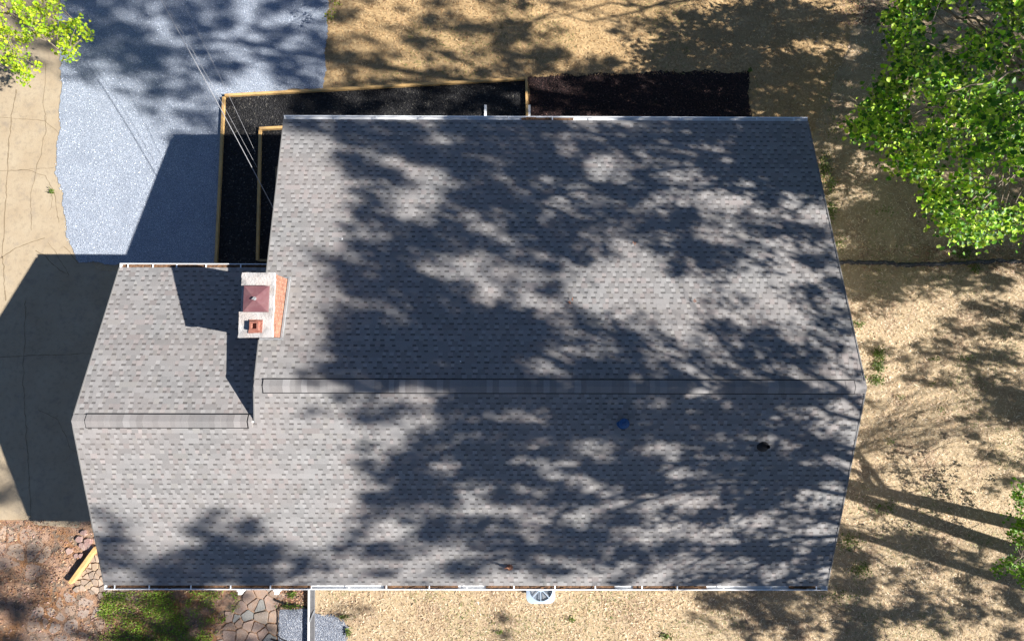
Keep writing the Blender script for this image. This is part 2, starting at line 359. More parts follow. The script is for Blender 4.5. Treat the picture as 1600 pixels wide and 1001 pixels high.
# walls: one shell for the main block and one for the lower wing
def wall_shell(x0, x1, y0, y1, zy):
    mb = MB(); ys = [y0, YR if zy is not zg_ else YRG, y1]; th = .12
    def gable(x, s):
        pts = [(x, y0, 0), (x, y1, 0), (x, y1, zy(y1) - .18), (x, ys[1], zy(ys[1]) - .18), (x, y0, zy(y0) - .18)]
        mb.face(pts if s > 0 else pts[::-1])
    gable(x1, 1); gable(x0, -1)
    mb.face([(x0, y0, 0), (x1, y0, 0), (x1, y0, zy(y0) - .18), (x0, y0, zy(y0) - .18)]); mb.face([(x1, y1, 0), (x0, y1, 0), (x0, y1, zy(y1) - .18), (x1, y1, zy(y1) - .18)])
    return mb
zm_ = lambda y: zf(y) if y > YR else zrr(y)
zg_ = lambda y: zgf(y) if y > YRG else zrr(y)
X0, X1, Y0, Y1 = C_.x + .3, rf(YE1) - .25, YE2 + .45, YE1 - .45
wall_shell(X0, X1, Y0, Y1, zm_).build('wall', M['wall'], house)
wall_shell(G_.x + .35, X0 - .01, Y0, YG - .35, zg_).build('wall', M['wall'], house)
def window(cx, cy, axis, s, wd=1.1, z0=1.0, z1=2.2):
    fr = MB(); gl = MB()
    def bx(m, a0, a1, zz0, zz1, d0, d1):
        lo, hi = sorted((d0 * s, d1 * s))
        if axis == 'x': m.box(cx + a0, cx + a1, cy + lo, cy + hi, zz0, zz1)
        else: m.box(cx + lo, cx + hi, cy + a0, cy + a1, zz0, zz1)
    h = wd / 2
    bx(fr, -h, -h + .07, z0, z1, .0, .05); bx(fr, h - .07, h, z0, z1, .0, .05); bx(fr, -h + .07, h - .07, z1 - .07, z1, 0, .05)
    bx(fr, -h + .07, h - .07, z0, z0 + .07, 0, .06); bx(fr, -h + .07, h - .07, (z0 + z1) / 2 - .025, (z0 + z1) / 2 + .025, 0, .045)
    bx(gl, -h + .07, h - .07, z0 + .07, z1 - .07, .005, .02)
    f = fr.build('window', M['white'], house); gl.build('pane', M['glass'], f)
for wx in (-3.6, .2, 3.4, 6.6): window(wx, Y1, 'x', 1)
for wx in (-8.4, -4.6, 2.6, 6.0): window(wx, Y0, 'x', -1)
for wy in (-4, 3.2): window(X1, wy, 'y', 1)

# gutters
def gutter(x0, x1, y, z, s, hang, debris):
    """s=+1: opens away from a front eave, -1 for the rear; returns the gutter part"""
    mb = MB(); wd = .125; b = z - .105; t = z - .012
    for a, c, lo, hi in ((0, .012, b, t - .01), (wd - .022, wd, b + .001, t + .006)):
        ya, yb = sorted((y + s * a, y + s * c)); mb.box(x0, x1, ya, yb, lo, hi)
    ya, yb = sorted((y + s * .013, y + s * (wd - .023))); mb.box(x0 + .012, x1 - .012, ya, yb, b - .004, b + .008)
    for xx in (x0, x1 - .012): mb.box(xx + .0005, xx + .0115, ya, yb, b - .004, t - .003)
    g = mb.build('gutter', M['white'], house)
    for hx in hang:
        h = MB(); ya, yb = sorted((y - s * .02, y + s * (wd - .0225))); h.box(hx - .016, hx + .016, ya, yb, t + .008, t + .014); h.build('gutter_hanger', M['white'], g)
    if debris:
        d = MB(); n = 260
        for i in range(n):
            u = random.random(); xx = random.uniform(x0 + .1, x1 - .1)
            if math.sin(xx * 1.7) + math.sin(xx * .61 + 1) < debris: continue
            yy = y + s * random.uniform(.02, .095); zz = b + .04 + random.random() * .035; L_ = random.uniform(.03, .09); an = random.uniform(-.5, .5)
            dx, dy = L_ * math.cos(an), L_ * .3 * math.sin(an)
            d.face([(xx - dx, yy - .012 - dy, zz), (xx + dx, yy - .012 + dy, zz + .006), (xx + dx, yy + .012 + dy, zz), (xx - dx, yy + .012 - dy, zz + .01)])
        for xx in np.arange(x0 + .05, x1 - .3, .25):
            if math.sin(xx * 1.7) + math.sin(xx * .61 + 1) < debris - .2: continue
            ya, yb = sorted((y + s * .016, y + s * (wd - .028))); d.box(xx, xx + .249, ya, yb, b + .012, b + .04)
        o = d.build('gutter_debris', M['debris'], g); o['kind'] = 'stuff'
    return g
z1 = zf(YE1); hx = [front(x, 186).x for x in (459, 527, 588, 660, 730, 795, 863, 927, 996, 1063, 1122, 1182, 1240)]
gutter(A.x - .02, B.x + .02, YE1, z1, 1, hx, 1.55)
z2 = zrr(YE2); hx = [rear(x, 917).x for x in (180, 234, 299, 361, 423, 487, 546, 604, 671, 730, 803, 867, 930, 1003, 1058, 1130, 1204, 1275)]
gutter(F_.x - .02, E_.x + .02, YE2, z2, -1, hx, -.3)
z3 = zgf(YG); hx = [garf(x, 414).x for x in (201, 240, 277, 323, 377)]
gutter(I_.x - .02, lf(YG) + .28, YG, z3, 1, hx, -.4)
# downspouts with their leaders lying out over the beds
def downspout(px, py, dz=.1):
    P = at(px, py, dz); wx = P.x; mb = MB()
    mb.box(wx - .04, wx + .04, Y1 + .01, Y1 + .07, .1, zf(Y1) - .45); mb.beam((wx, Y1 + .04, zf(Y1) - .45), (wx, YE1 + .06, z1 - .10), .07, .06)
    mb.beam((wx, Y1 + .03, .10), (wx, P.y, .07), .085, .065); mb.build('downspout', M['white'], house)
downspout(758.5, 164); downspout(827, 164)
for px in (375, 432):
    q = onplane(px, 921, z2 - .06, 0, 0); mb = MB(); mb.box(q.x - .07, q.x + .07, YE2 - .18, YE2 - .126, z2 - .14, z2 - .03); mb.box(q.x - .045, q.x + .045, YE2 - .27, YE2 - .18, z2 - .15, z2 - .05); mb.box(q.x - .04, q.x + .04, YE2 - .255, YE2 - .20, .05, z2 - .15)
    mb.build('downspout', M['white'], house)

# ridge vents: black louvre strips with cap shingles on top
def ridge(y, z, xa, xb, pf, pr, half, full_a, full_b):
    bl = MB()
    def layer(mb, x0, x1, h, wd, col=None):
        a = [(x0, y + wd, z - pf * wd + h), (x0, y, z + h + .006), (x0, y - wd, z - pr * wd + h)]; b = [(x1, *p[1:]) for p in a]
        mb.face([a[0], a[1], b[1], b[0]][::-1], col); mb.face([a[1], a[2], b[2], b[1]][::-1], col)
        for i, j in ((0, 1), (1, 2)):
            for q, s in ((a, 1), (b, -1)):
                f = [q[i], q[j], (q[j][0], q[j][1], q[j][2] - .018), (q[i][0], q[i][1], q[i][2] - .018)]; mb.face(f if s > 0 else f[::-1], col)
        for i, s in ((0, 1), (2, -1)):
            f = [a[i], b[i], (b[i][0], b[i][1], b[i][2] - h + .004), (a[i][0], a[i][1], a[i][2] - h + .004)]; mb.face(f if s < 0 else f[::-1], tuple(v * .4 for v in col) if col else None)
    layer(bl, xa, xb, .028, half + .022)
    v = bl.build('ridge_vent', M['dark'], house)
    cp = MB(); x = xa + .03
    while x < xb - .04:
        x2 = min(x + random.choice((.12, .14, .16)) + random.uniform(0, .02), xb - .03); t = random.choice((.15, .16, .175, .18, .19, .20, .24)) * random.uniform(.97, 1.03)
        layer(cp, x, x2 - .001, .05 + random.random() * .006, half, (t, t * .975, t * .965)); x = x2
    cp.build('ridge_cap', M['shingle'], v)
    for u0, u1 in ((full_a, xa - .002), (xb + .002, full_b)):
        fl = MB(); x = u0
        while x < u1 - .01:
            x2 = min(x + .14, u1); t = random.choice((.19, .2, .21, .22)); layer(fl, x, x2 - .001, .026 + random.random() * .004, half * .95, (t, t * .97, t * .95)); x = x2
        if fl.v: fl.build('ridge_cap', M['shingle'], house)
r1 = lambda x: onplane(x, 605, ZR, 0, 0).x; r2 = lambda x: onplane(x, 660, ZG, 0, 0).x
ridge(YR, ZR, r1(410), r1(1336), P1, P2, .16, C_.x, D_.x)
ridge(YRG, ZG, r2(133), r2(388), P3, P2, .16, G_.x, r2(394))

# chimney on the left end of the main block
CX1, CX2, CY1, CY2, CZ = -6.5076, -5.7697, .6679, 2.1911, 5.3501
CX1, CY2 = onplane(379, 427, CZ, 0, 0).x, onplane(400, 426, CZ, 0, 0).y; CX2 = onplane(428, 470, CZ, 0, 0).x; CY1 = onplane(400, 527, CZ, 0, 0).y
mb = MB(); mb.box(CX1 + .015, CX2 - .03, CY1 + .02, CY2 - .02, 0, CZ - .07)
for i in range(9):                                       # corbelled, slightly ragged top course
    yy = CY1 + .02 + (CY2 - CY1 - .04) * i / 9; mb.box(CX2 - .0295, CX2 - .012 + random.random() * .012, yy + .004, yy + (CY2 - CY1 - .04) / 9 - .004, CZ - .13, CZ - .0702)
chim = mb.build('chimney', M['brick'], house)
cr = MB(); n = 14
xs = [CX1 - .0, CX1 + .04, CX2 - .05, CX2]
cc = onplane(401, 466, CZ + .1, 0, 0)
for (x0, x1, y0, y1, h) in ((CX1, CX2, onplane(400, 488, CZ, 0, 0).y, CY2 - .25, .0), (CX1, CX2, onplane(400, 446, CZ, 0, 0).y, CY2, .03), (CX1 - .03, CX2 - .01, CY1, onplane(400, 487, CZ, 0, 0).y, .02)):
    m2 = [(x0, y0), (x1, y0), (x1, y1), (x0, y1)]
    pts = []
    for i in range(4):
        a, b = Vector(m2[i]), Vector(m2[(i + 1) % 4])
        for k in range(6): p = a.lerp(b, k / 6); pts.append((p.x + random.gauss(0, .006), p.y + random.gauss(0, .006)))
    cr.prism(pts, CZ - .07, CZ + h)
cr.build('crown', M['crown'], chim)
cv = MB(); a0 = onplane(380, 446, CZ + .14, 0, 0); a1 = onplane(417, 487, CZ + .14, 0, 0)
b = [(a0.x, a1.y), (a1.x, a1.y), (a1.x, a0.y), (a0.x, a0.y)]; top = (sum(p[0] for p in b) / 4, sum(p[1] for p in b) / 4)
cv.prism(b, CZ + .05, CZ + .10)
inner = [(top[0] + (p[0] - top[0]) * .12, top[1] + (p[1] - top[1]) * .12, CZ + .165) for p in b]
for i in range(4): j = (i + 1) % 4; cv.face([(*b[i], CZ + .1005), (*b[j], CZ + .1005), inner[j], inner[i]])
cv.face(inner); cover = cv.build('chimney_cover', M['redmetal'], chim)
kb = MB(); kb.lathe((top[0], top[1], CZ + .165), [(.045, 0), (.04, .012), (.02, .02), (0, .022)], 12); kb.tube([(top[0] - .05, top[1] - .02, CZ + .19), (top[0], top[1] + .03, CZ + .20), (top[0] + .05, top[1], CZ + .19)], .012); kb.build('cover_knob', M['zinc'], cover)
fp = onplane(397, 509, CZ + .12, 0, 0); fl = MB(); s = .105; t_ = .04
for x0, x1, y0, y1 in ((-s, s, -s, -s + t_), (-s, s, s - t_, s), (-s, -s + t_, -s + t_, s - t_), (s - t_, s, -s + t_, s - t_)):
    fl.box(fp.x + x0, fp.x + x1, fp.y + y0, fp.y + y1, CZ + .01, CZ + .14)
fl.prism([(fp.x - .17, fp.y - .17), (fp.x + .15, fp.y - .16), (fp.x + .16, fp.y + .15), (fp.x - .16, fp.y + .16)], CZ + .015, CZ + .045)
fl.build('flue', M['clay'], chim)
sh = MB()
for y0, y1 in ((CY1 - .005, CY2 + .005),):
    for k in range(8):
        ya = y0 + (y1 - y0) * k / 8; yb = y0 + (y1 - y0) * (k + 1) / 8
        sh.beam((CX2 + .015, ya, zf(ya) + .04), (CX2 + .015, yb, zf(yb) + .04), .05, .05)
sh.beam((lf(CY1) + .02, CY1 - .01, zf(CY1) + .03), (CX2 + .04, CY1 - .01, zf(CY1) + .03), .05, .04); sh.beam((lf(CY2) + .02, CY2 + .01, zf(CY2) + .03), (CX2 + .04, CY2 + .01, zf(CY2) + .03), .05, .04)
sh.build('flashing', M['zinc'], chim)

# roof penetrations
p = rear(973, 660); mb = MB(); mb.lathe(p + v3(0, 0, -.02), [(.16, 0), (.16, .03), (.075, .05), (.075, .17), (.125, .19), (.125, .22), (.05, .255), (0, .26)], 20)
mb.tube([p + v3(-.07, -.03, .245), p + v3(0, .0, .262), p + v3(.07, .04, .245)], .01)
tag(mb.build('roof_vent', M['bluevent'], house), 'round blue roof vent cap')
p = rear(1192, 695); mb = MB(); mb.lathe(p + v3(0, 0, -.02), [(.17, 0), (.15, .03), (.055, .08), (.05, .3), (.035, .3), (.035, .15), (0, .15)], 18)
tag(mb.build('roof_vent', M['dark'], house), 'black pipe vent')
p = rear(796, 884); mb = MB(); mb.lathe(p + v3(0, 0, -.02), [(.12, 0), (.1, .02), (.04, .06), (.035, .2), (.022, .2), (.022, .1), (0, .1)], 14)
mb.tube([p + v3(0, .0, .17), p + v3(-.06, .05, .24), p + v3(-.13, .04, .26)], .02, 8)
tag(mb.build('roof_vent', M['rust'], house), 'rusty bent vent pipe')

# ------------------------------------------------------------------ timber edging round the beds
def board(name, a, b, wd, h, m, label, z0=.0):
    P, Q = at(*a, h), at(*b, h); mb = MB(); n = 12; d = (Q - P); s = d.normalized().cross(v3(0, 0, 1)) * wd / 2
    mb.beam(P - v3(0, 0, h / 2 - z0 / 2), Q - v3(0, 0, h / 2 - z0 / 2), wd, h)
    o = mb.build(name, m); tag(o, label, 'edging board', 'timber boards edging the mulch beds'); return o
board('edging_board', (351, 148.5), (820, 122), .085, .14, M['timber'], 'long pine board between the dry lawn and the black mulch bed')
board('edging_board', (349, 151), (336.5, 410), .085, .13, M['timber'], 'pine board between the pale gravel and the black mulch')
board('edging_board', (822.5, 119), (823.5, 186), .08, .16, M['timber'], 'short board separating the black mulch from the reddish mulch')
board('edging_board', (405, 200.5), (450, 198), .09, .15, M['timber'], 'short inner board running under the roof corner')
board('edging_board', (406, 199), (401.5, 406), .085, .13, M['timber'], 'inner pine board parallel to the gravel edge board')
board('edging_board', (402, 406), (430, 407), .07, .12, M['oldtimber'], 'short dull board at the lower end of the inner bed')
P, Q = at(148, 856, .22), at(108, 911, .22); mb = MB(); mb.beam(P - v3(0, 0, .11), Q - v3(0, 0, .11), .11, .21)
tag(mb.build('landscape_timber', M['timber']), 'yellow timber lying beside the loose stones by the dirt', 'timber')

# ------------------------------------------------------------------ air conditioner under the rear eave
ach = .80; q0, q1 = at(822.5, 943, ach), at(867.5, 943, ach); wd = q1.x - q0.x; cxa, cya = (q0.x + q1.x) / 2, q0.y + wd / 2
ac = empty('air_conditioner', (cxa, cya, 0), 'pale air conditioning unit with round fan grille half under the rear eave', 'air conditioner')
def rrect(w_, r, n=6):
    pts = []
    for i, (sx, sy) in enumerate(((1, 1), (-1, 1), (-1, -1), (1, -1))):
        for k in range(n + 1): a = math.pi / 2 * (i + k / n); pts.append((cxa + sx * (w_ / 2 - r) + r * math.cos(a), cya + sy * (w_ / 2 - r) + r * math.sin(a)))
    return pts
cab = MB(); o_ = rrect(wd, .2); cab.prism(o_, .05, ach - .08); cabo = cab.build('cabinet', M['acwhite'], ac)
lid = MB(); R0 = wd * .41; N_ = 56; ou = []
for k in range(N_):
    a = 2 * math.pi * k / N_; c, s = math.cos(a), math.sin(a)
    t = min(wd / 2 / max(abs(c), 1e-6), wd / 2 / max(abs(s), 1e-6)); rr_ = wd / 2 - .2
    px_, py_ = t * c, t * s
    if abs(px_) > rr_ and abs(py_) > rr_:
        qx, qy = math.copysign(rr_, px_), math.copysign(rr_, py_); bq = c * qx + s * qy; dd = bq * bq - (qx * qx + qy * qy - .2 ** 2); t = bq + math.sqrt(max(dd, 0)); px_, py_ = t * c, t * s
    ou.append((px_, py_))
for k in range(N_):
    j = (k + 1) % N_; a, b = 2 * math.pi * k / N_, 2 * math.pi * j / N_
    o1, o2 = (cxa + ou[k][0], cya + ou[k][1]), (cxa + ou[j][0], cya + ou[j][1]); i1, i2 = (cxa + R0 * math.cos(a), cya + R0 * math.sin(a)), (cxa + R0 * math.cos(b), cya + R0 * math.sin(b))
    lid.face([(*o1, ach - .02), (*o2, ach - .02), (*i2, ach), (*i1, ach)]); lid.face([(*o1, ach - .078), (*o2, ach - .078), (*o2, ach - .02), (*o1, ach - .02)]); lid.face([(*i1, ach), (*i2, ach), (*i2, ach - .07), (*i1, ach - .07)])
lid.build('lid', M['acwhite'], ac)
gr = MB()
for k in range(8): a = math.pi / 4 * k + math.pi / 2; gr.beam((cxa + .05 * math.cos(a), cya + .05 * math.sin(a), ach - .005), (cxa + R0 * math.cos(a), cya + R0 * math.sin(a), ach - .005), .022, .012)
gr.lathe((cxa, cya, ach - .01), [(.09, 0), (.09, .02), (0, .022)], 18)
for r in np.arange(.12, R0, .035): gr.tube([(cxa + r * math.cos(t), cya + r * math.sin(t), ach - .012) for t in np.linspace(0, 2 * math.pi, 37)], .0022, 4, cap=False)
gr.build('grille', M['acwhite'], ac)
fn = MB(); fn.lathe((cxa, cya, ach - .075), [(R0, 0), (0, .001)], 30); fn.build('fan_well', M['acdark'], ac)
fb = MB()
for k in range(4):
    a = math.pi / 2 * k + .4; fb.face([(cxa + .06 * math.cos(a), cya + .06 * math.sin(a), ach - .05), (cxa + R0 * .9 * math.cos(a - .2), cya + R0 * .9 * math.sin(a - .2), ach - .06), (cxa + R0 * .9 * math.cos(a + .5), cya + R0 * .9 * math.sin(a + .5), ach - .035), (cxa + .06 * math.cos(a + .9), cya + .06 * math.sin(a + .9), ach - .045)])
fb.build('fan_blade', M['zinc'], ac)
pd = MB(); pd.box(cxa - wd / 2 - .06, cxa + wd / 2 + .06, cya - wd / 2 + .0, cya + wd / 2 + .06, .002, .05); pd.build('pad', M['concrete'], ac)

# ------------------------------------------------------------------ low fence panel, black edging, small bits by the rear
fe = empty('low_kerb', at(488, 960, 0), 'low grey kerb with a thin white edge running away from the rear gutter', 'kerb')
fa, fb_ = at(487.5, 915, .05), at(487.5, 1060, .05); mb = MB(); nb = 9
for k in range(nb):
    p = fa.lerp(fb_, k / nb); q = fa.lerp(fb_, (k + .985) / nb); mb.beam(p, q, .17, .10)
mb.build('kerb_block', M['fence'], fe)
fa, fb_ = at(483.2, 915, .11), at(482, 1060, .11); mb = MB(); mb.beam(fa, fb_, .035, .12); mb.build('white_edge', M['trim'], fe)
br = MB(); br.beam(at(492, 952, .1), at(484, 971, .16), .04, .03); br.build('brace', M['zinc'], fe)
def edging(px, label, r=.018, name='edging_strip', m='dark', z=.05):
    mb = MB(); pts = wiggle([at(x, y, z) for x, y in px], .006, .1); mb.tube(pts, r, 6); return tag(mb.build(name, M[m]), label, 'edging', 'black edging around the gravel patches')
edging([(429, 936), (443, 942), (462, 945), (484, 951)], 'thick black edging strip between orange mulch and grey gravel', .032)
edging([(442, 938), (444, 945), (437, 947), (434, 954), (434.5, 985), (433, 992), (440, 998), (455, 1003), (470, 1012)], 'thin black hose looped around the left gravel patch', .016)
edging([(424, 997), (433, 1001), (450, 1008)], 'black strip end at the photo bottom beside the flagstones', .03)
sheet('mulch_patch', [(437, 900), (483, 900), (483, 950), (462, 943), (440, 939)], .014, M['dirt'])

# landscape fabric seam to the right of the house
mb = MB(); top_ = []; bot = []
for x in range(1296, 1700, 5):
    yc = 409 + 4 * math.sin((x - 1300) / 70) * (1 if x > 1400 else .3) + (6 if x > 1560 else 0) * (x - 1560) / 60
    u = random.gauss(0, .8); top_.append(at(x, yc - 2.6 + u, .05 + .03 * random.random())); bot.append(at(x, yc + 3.8 + random.gauss(0, .8), .012))
for i in range(len(top_) - 1):
    mid0 = (top_[i] + bot[i]) / 2 + v3(0, 0, .09); mid1 = (top_[i + 1] + bot[i + 1]) / 2 + v3(0, 0, .09)
    if i: mid0 = pm
    pm = mid1
    mb.face([top_[i], mid0, mid1, top_[i + 1]]); mb.face([mid0, bot[i], bot[i + 1], mid1])
tag(mb.build('edging_strip', M['tarp']), 'dark crumpled landscape edging crossing the lawn right of the house', 'edging')

# ------------------------------------------------------------------ service cables from the street to the gable wall
def cable(a, za, b, zb, r, label):
    A0, B0 = at(*a, za), at(*b, zb); mb = MB(); n = 14; pts = [A0.lerp(B0, k / n) - v3(0, 0, .10 * math.sin(math.pi * k / n)) for k in range(n + 1)]
    mb.tube(pts, r, 6); tag(mb.build('service_cable', M['wire']), label, 'cable', 'overhead cables to the left gable')
cable((246, -10), 3.6, (437, 344), 3.1, .010, 'thickest pale overhead cable reaching the left gable')
cable((250, -10), 3.55, (402, 262), 3.1, .0045, 'thin cable running just right of the thickest one')
cable((284, 0), 3.4, (399, 238), 3.0, .004, 'rightmost thin overhead cable ending over the black mulch')

# ------------------------------------------------------------------ instanced-by-array leaf, blade and stone meshes (numpy)
def nrm(a): return a / np.maximum(np.linalg.norm(a, axis=1, keepdims=True), 1e-9)
def kites(name, C, D, S, N, L, W, col, m, parent=None, fold=.25, lobed=False):
    """one small folded leaf per row: centre C, direction D, side S, normal N"""
    n = len(C); L = L[:, None]; W = W[:, None]
    if lobed:
        v = np.stack([C - D * L * .5, C - D * L * .25 + S * W * .5 + N * W * fold, C + D * L * .12 + S * W * .36 + N * W * fold * .7, C + D * L * .5,
                      C + D * L * .12 - S * W * .36 + N * W * fold * .7, C - D * L * .25 - S * W * .5 + N * W * fold], 1)
        k = 6; f = np.array([[0, 1, 2, 3], [0, 3, 4, 5]])
    else:
        v = np.stack([C - D * L * .5, C + S * W * .5 + N * W * fold, C + D * L * .5, C - S * W * .5 + N * W * fold], 1); k = 4; f = np.array([[0, 1, 2], [0, 2, 3]])
    fi = (f[None] + (np.arange(n) * k)[:, None, None]).reshape(-1, f.shape[1])
    me = bpy.data.meshes.new(name); me.vertices.add(n * k); me.vertices.foreach_set('co', v.astype(np.float32).ravel())
    nf, kk = fi.shape; me.loops.add(nf * kk); me.loops.foreach_set('vertex_index', fi.astype(np.int32).ravel())
    me.polygons.add(nf); me.polygons.foreach_set('loop_start', np.arange(0, nf * kk, kk, dtype=np.int32)); me.update(calc_edges=True)
    a = me.attributes.new('tone', 'FLOAT_COLOR', 'FACE'); cc = np.repeat(np.concatenate([col, np.ones((n, 1))], 1), 2, axis=0)
    a.data.foreach_set('color', cc.astype(np.float32).ravel())
    return link(name, me, m, parent)
def basis(n, up=.0, seed=None):
    N = RN.normal(size=(n, 3)); N[:, 2] = np.abs(N[:, 2]) + up; N = nrm(N); R = nrm(RN.normal(size=(n, 3))); D = nrm(np.cross(N, R)); S = np.cross(N, D); return D, S, N
def inpoly(P, poly):
    x, y = P[:, 0], P[:, 1]; c = np.zeros(len(P), bool); n = len(poly); j = n - 1
    for i in range(n):
        xi, yi = poly[i]; xj, yj = poly[j]
        c ^= ((yi > y) != (yj > y)) & (x < (xj - xi) * (y - yi) / (yj - yi + 1e-9) + xi); j = i
    return c
RMn = np.array(RM)
def atn(P, z=0.0):
    d = np.stack([(P[:, 0] - 800) / CAM_F, -(P[:, 1] - 500.5) / CAM_F, -np.ones(len(P))], 1) @ RMn.T; t = (z - CAM_H) / d[:, 2]
    return np.stack([d[:, 0] * t, d[:, 1] * t, np.zeros(len(P)) + z], 1)
def topxn(P):
    q = (P - np.array([0, 0, CAM_H])) @ RMn; z = np.minimum(q[:, 2], -1e-3)
    out = np.stack([800 - CAM_F * q[:, 0] / z, 500.5 + CAM_F * q[:, 1] / z], 1); out[q[:, 2] > -.3] = 99999; return out
def vnoise(P, s, seed):
    r = np.random.default_rng(seed); G = r.random((64, 64)); p = P[:, :2] * s + 1000; i = np.floor(p).astype(int); f = p - i; f = f * f * (3 - 2 * f)
    g = lambda a, b: G[(i[:, 0] + a) % 64, (i[:, 1] + b) % 64]
    return (g(0, 0) * (1 - f[:, 0]) + g(1, 0) * f[:, 0]) * (1 - f[:, 1]) + (g(0, 1) * (1 - f[:, 0]) + g(1, 1) * f[:, 0]) * f[:, 1]
HOUSEPX = [(470, 215), (1215, 215), (1230, 850), (250, 850), (245, 425), (470, 425)]
HPX2 = [(450, 190), (1250, 190), (1340, 605), (1280, 905), (180, 905), (130, 655), (200, 425), (425, 425)]
# dry grass blades
n = 300000; P = RN.random((n, 2)) * [1500, 1250] + [330, -110]
ok = ~inpoly(P, GRAVEL) & ~inpoly(P, [(340, 152), (822, 124), (826, 121), (1168, 115), (1172, 230), (340, 300)]) & ~inpoly(P, HPX2) & ~inpoly(P, DIRT) & ~((P[:, 0] < 500) & (P[:, 1] > 300)) & ~((P[:, 0] < 512) & (P[:, 1] < 300))
ok &= ~inpoly(P, [(489, 960), (520, 961), (536, 970), (541, 980), (538, 1040), (489, 1040)])
P = P[ok]; G = atn(P); n = len(G)
den = .55 * vnoise(G, .8, 1) + .45 * vnoise(G, 2.6, 2); keep = RN.random(n) < .45 + den * .9; P = P[keep]; G = G[keep]; n = len(G)
an = RN.random(n) * 2 * np.pi + vnoise(G, 1.3, 3) * 4; tl = RN.random(n) * .30
D = nrm(np.stack([np.cos(an), np.sin(an), tl], 1)); N = nrm(np.cross(D, np.cross(np.array([0, 0, 1.]), D)) + RN.normal(size=(n, 3)) * .22); S = np.cross(N, D)
L = RN.uniform(.05, .15, n); W = RN.uniform(.008, .019, n); G[:, 2] = .010 + RN.random(n) * .03 + L * .5 * D[:, 2]
W = W * 1.15
t = RN.random(n); pal = np.array([(.62, .48, .30), (.72, .58, .40), (.52, .37, .21), (.28, .19, .11), (.58, .42, .32), (.80, .70, .54)])
big = vnoise(G, .45, 5); idx = np.clip((RN.random(n) ** (.75 + big * 1.0) * 6).astype(int), 0, 5); idx = np.where(RN.random(n) < .20, 3, idx)
col = pal[idx] * RN.uniform(.8, 1.1, (n, 1)) * (.95 + .30 * vnoise(G, .9, 7))[:, None]
gld = (G[:, 1] > 6) & (G[:, 0] < 11.5 + RN.normal(size=n)); col[gld] *= np.array([.84, .72, .55])
gr = (vnoise(G, .7, 8) > .66) & (RN.random(n) < .28); col[gr] = np.array([.14, .18, .05]) * RN.uniform(.7, 1.3, (gr.sum(), 1))
o = kites('dry_grass', G, D, S, N, L, W, col, M['straw'], fold=.1); tag(o, 'straw coloured dormant grass covering the lawn around the house', 'grass', kind='stuff')

# green weeds in tufts
W_SPOTS = [(1287, 262, 10, 22, 70), (1297, 290, 10, 14, 40), (1296, 330, 9, 16, 60), (1310, 380, 10, 10, 22), (1372, 553, 9, 11, 75), (1371, 572, 9, 9, 60), (1368, 593, 11, 8, 50), (1391, 689, 7, 5, 7), (1405, 620, 8, 4, 6), (1461, 559, 8, 5, 9), (1507, 560, 14, 6, 10),
           (1470, 640, 10, 8, 5), (1325, 845, 22, 16, 60), (1345, 888, 18, 12, 60), (1380, 792, 20, 12, 30), (1310, 930, 30, 14, 30), (1455, 600, 5, 4, 4), (1483, 601, 5, 4, 4), (893, 966, 8, 5, 12), (545, 985, 5, 7, 22), (540, 962, 9, 5, 12), (456, 945, 14, 4, 40), (458, 927, 6, 5, 26), (1505, 395, 14, 16, 80), (1520, 420, 10, 8, 30), (1340, 507, 9, 6, 20), (1380, 330, 20, 8, 16), (1420, 275, 24, 14, 30), (780, 985, 6, 4, 10), (1040, 992, 10, 5, 20), (1300, 200, 10, 20, 16), (83, 300, 3, 5, 14), (1171, 111, 4, 3, 14)]
cs = []; cc = []
for (x, y, rx, ry, k) in W_SPOTS:
    g = atn(np.array([[x, y]]) + RN.normal(size=(k * 3, 2)) * [rx * .5, ry * .5]); cs.append(g)
g = np.concatenate(cs); n = len(g); D, S, N = basis(n, 1.2); g[:, 2] = .03 + RN.random(n) * .09
col = np.array([.10, .17, .03]) * RN.uniform(.5, 1.4, (n, 1)) + np.array([.04, .02, 0]) * RN.random((n, 1))
tag(kites('weeds', g, D, S, N, RN.uniform(.05, .11, n), RN.uniform(.02, .045, n), col, M['leaf'], fold=.2), 'small green weeds sprouting in the dry lawn', 'weeds', kind='stuff')
# low green ground cover in front of the left wing
poly = [(165, 922), (372, 922), (378, 945), (345, 975), (328, 1010), (335, 1060), (120, 1060), (150, 965)]
P = RN.random((38000, 2)) * [290, 160] + [110, 905]; P = P[inpoly(P, poly)]; g = atn(P)
v = .6 * vnoise(g, 1.3, 21) + .4 * vnoise(g, 4, 22); k = RN.random(len(g)) < np.clip((v - .22) * 2.6, 0, 1); g = g[k]; v = v[k]; n = len(g); D, S, N = basis(n, 1.0); g[:, 2] = .02 + RN.random(n) * .10
col = np.array([.20, .34, .035]) * RN.uniform(.5, 1.6, (n, 1)); y_ = RN.random(n) < .3; col[y_] = np.array([.30, .28, .06]) * RN.uniform(.6, 1.2, (y_.sum(), 1))
tag(kites('ground_cover', g, D, S, N, RN.uniform(.03, .07, n), RN.uniform(.02, .04, n), col, M['leaf'], fold=.2), 'mossy green ground cover below the left wing of the roof', 'ground cover', kind='stuff')
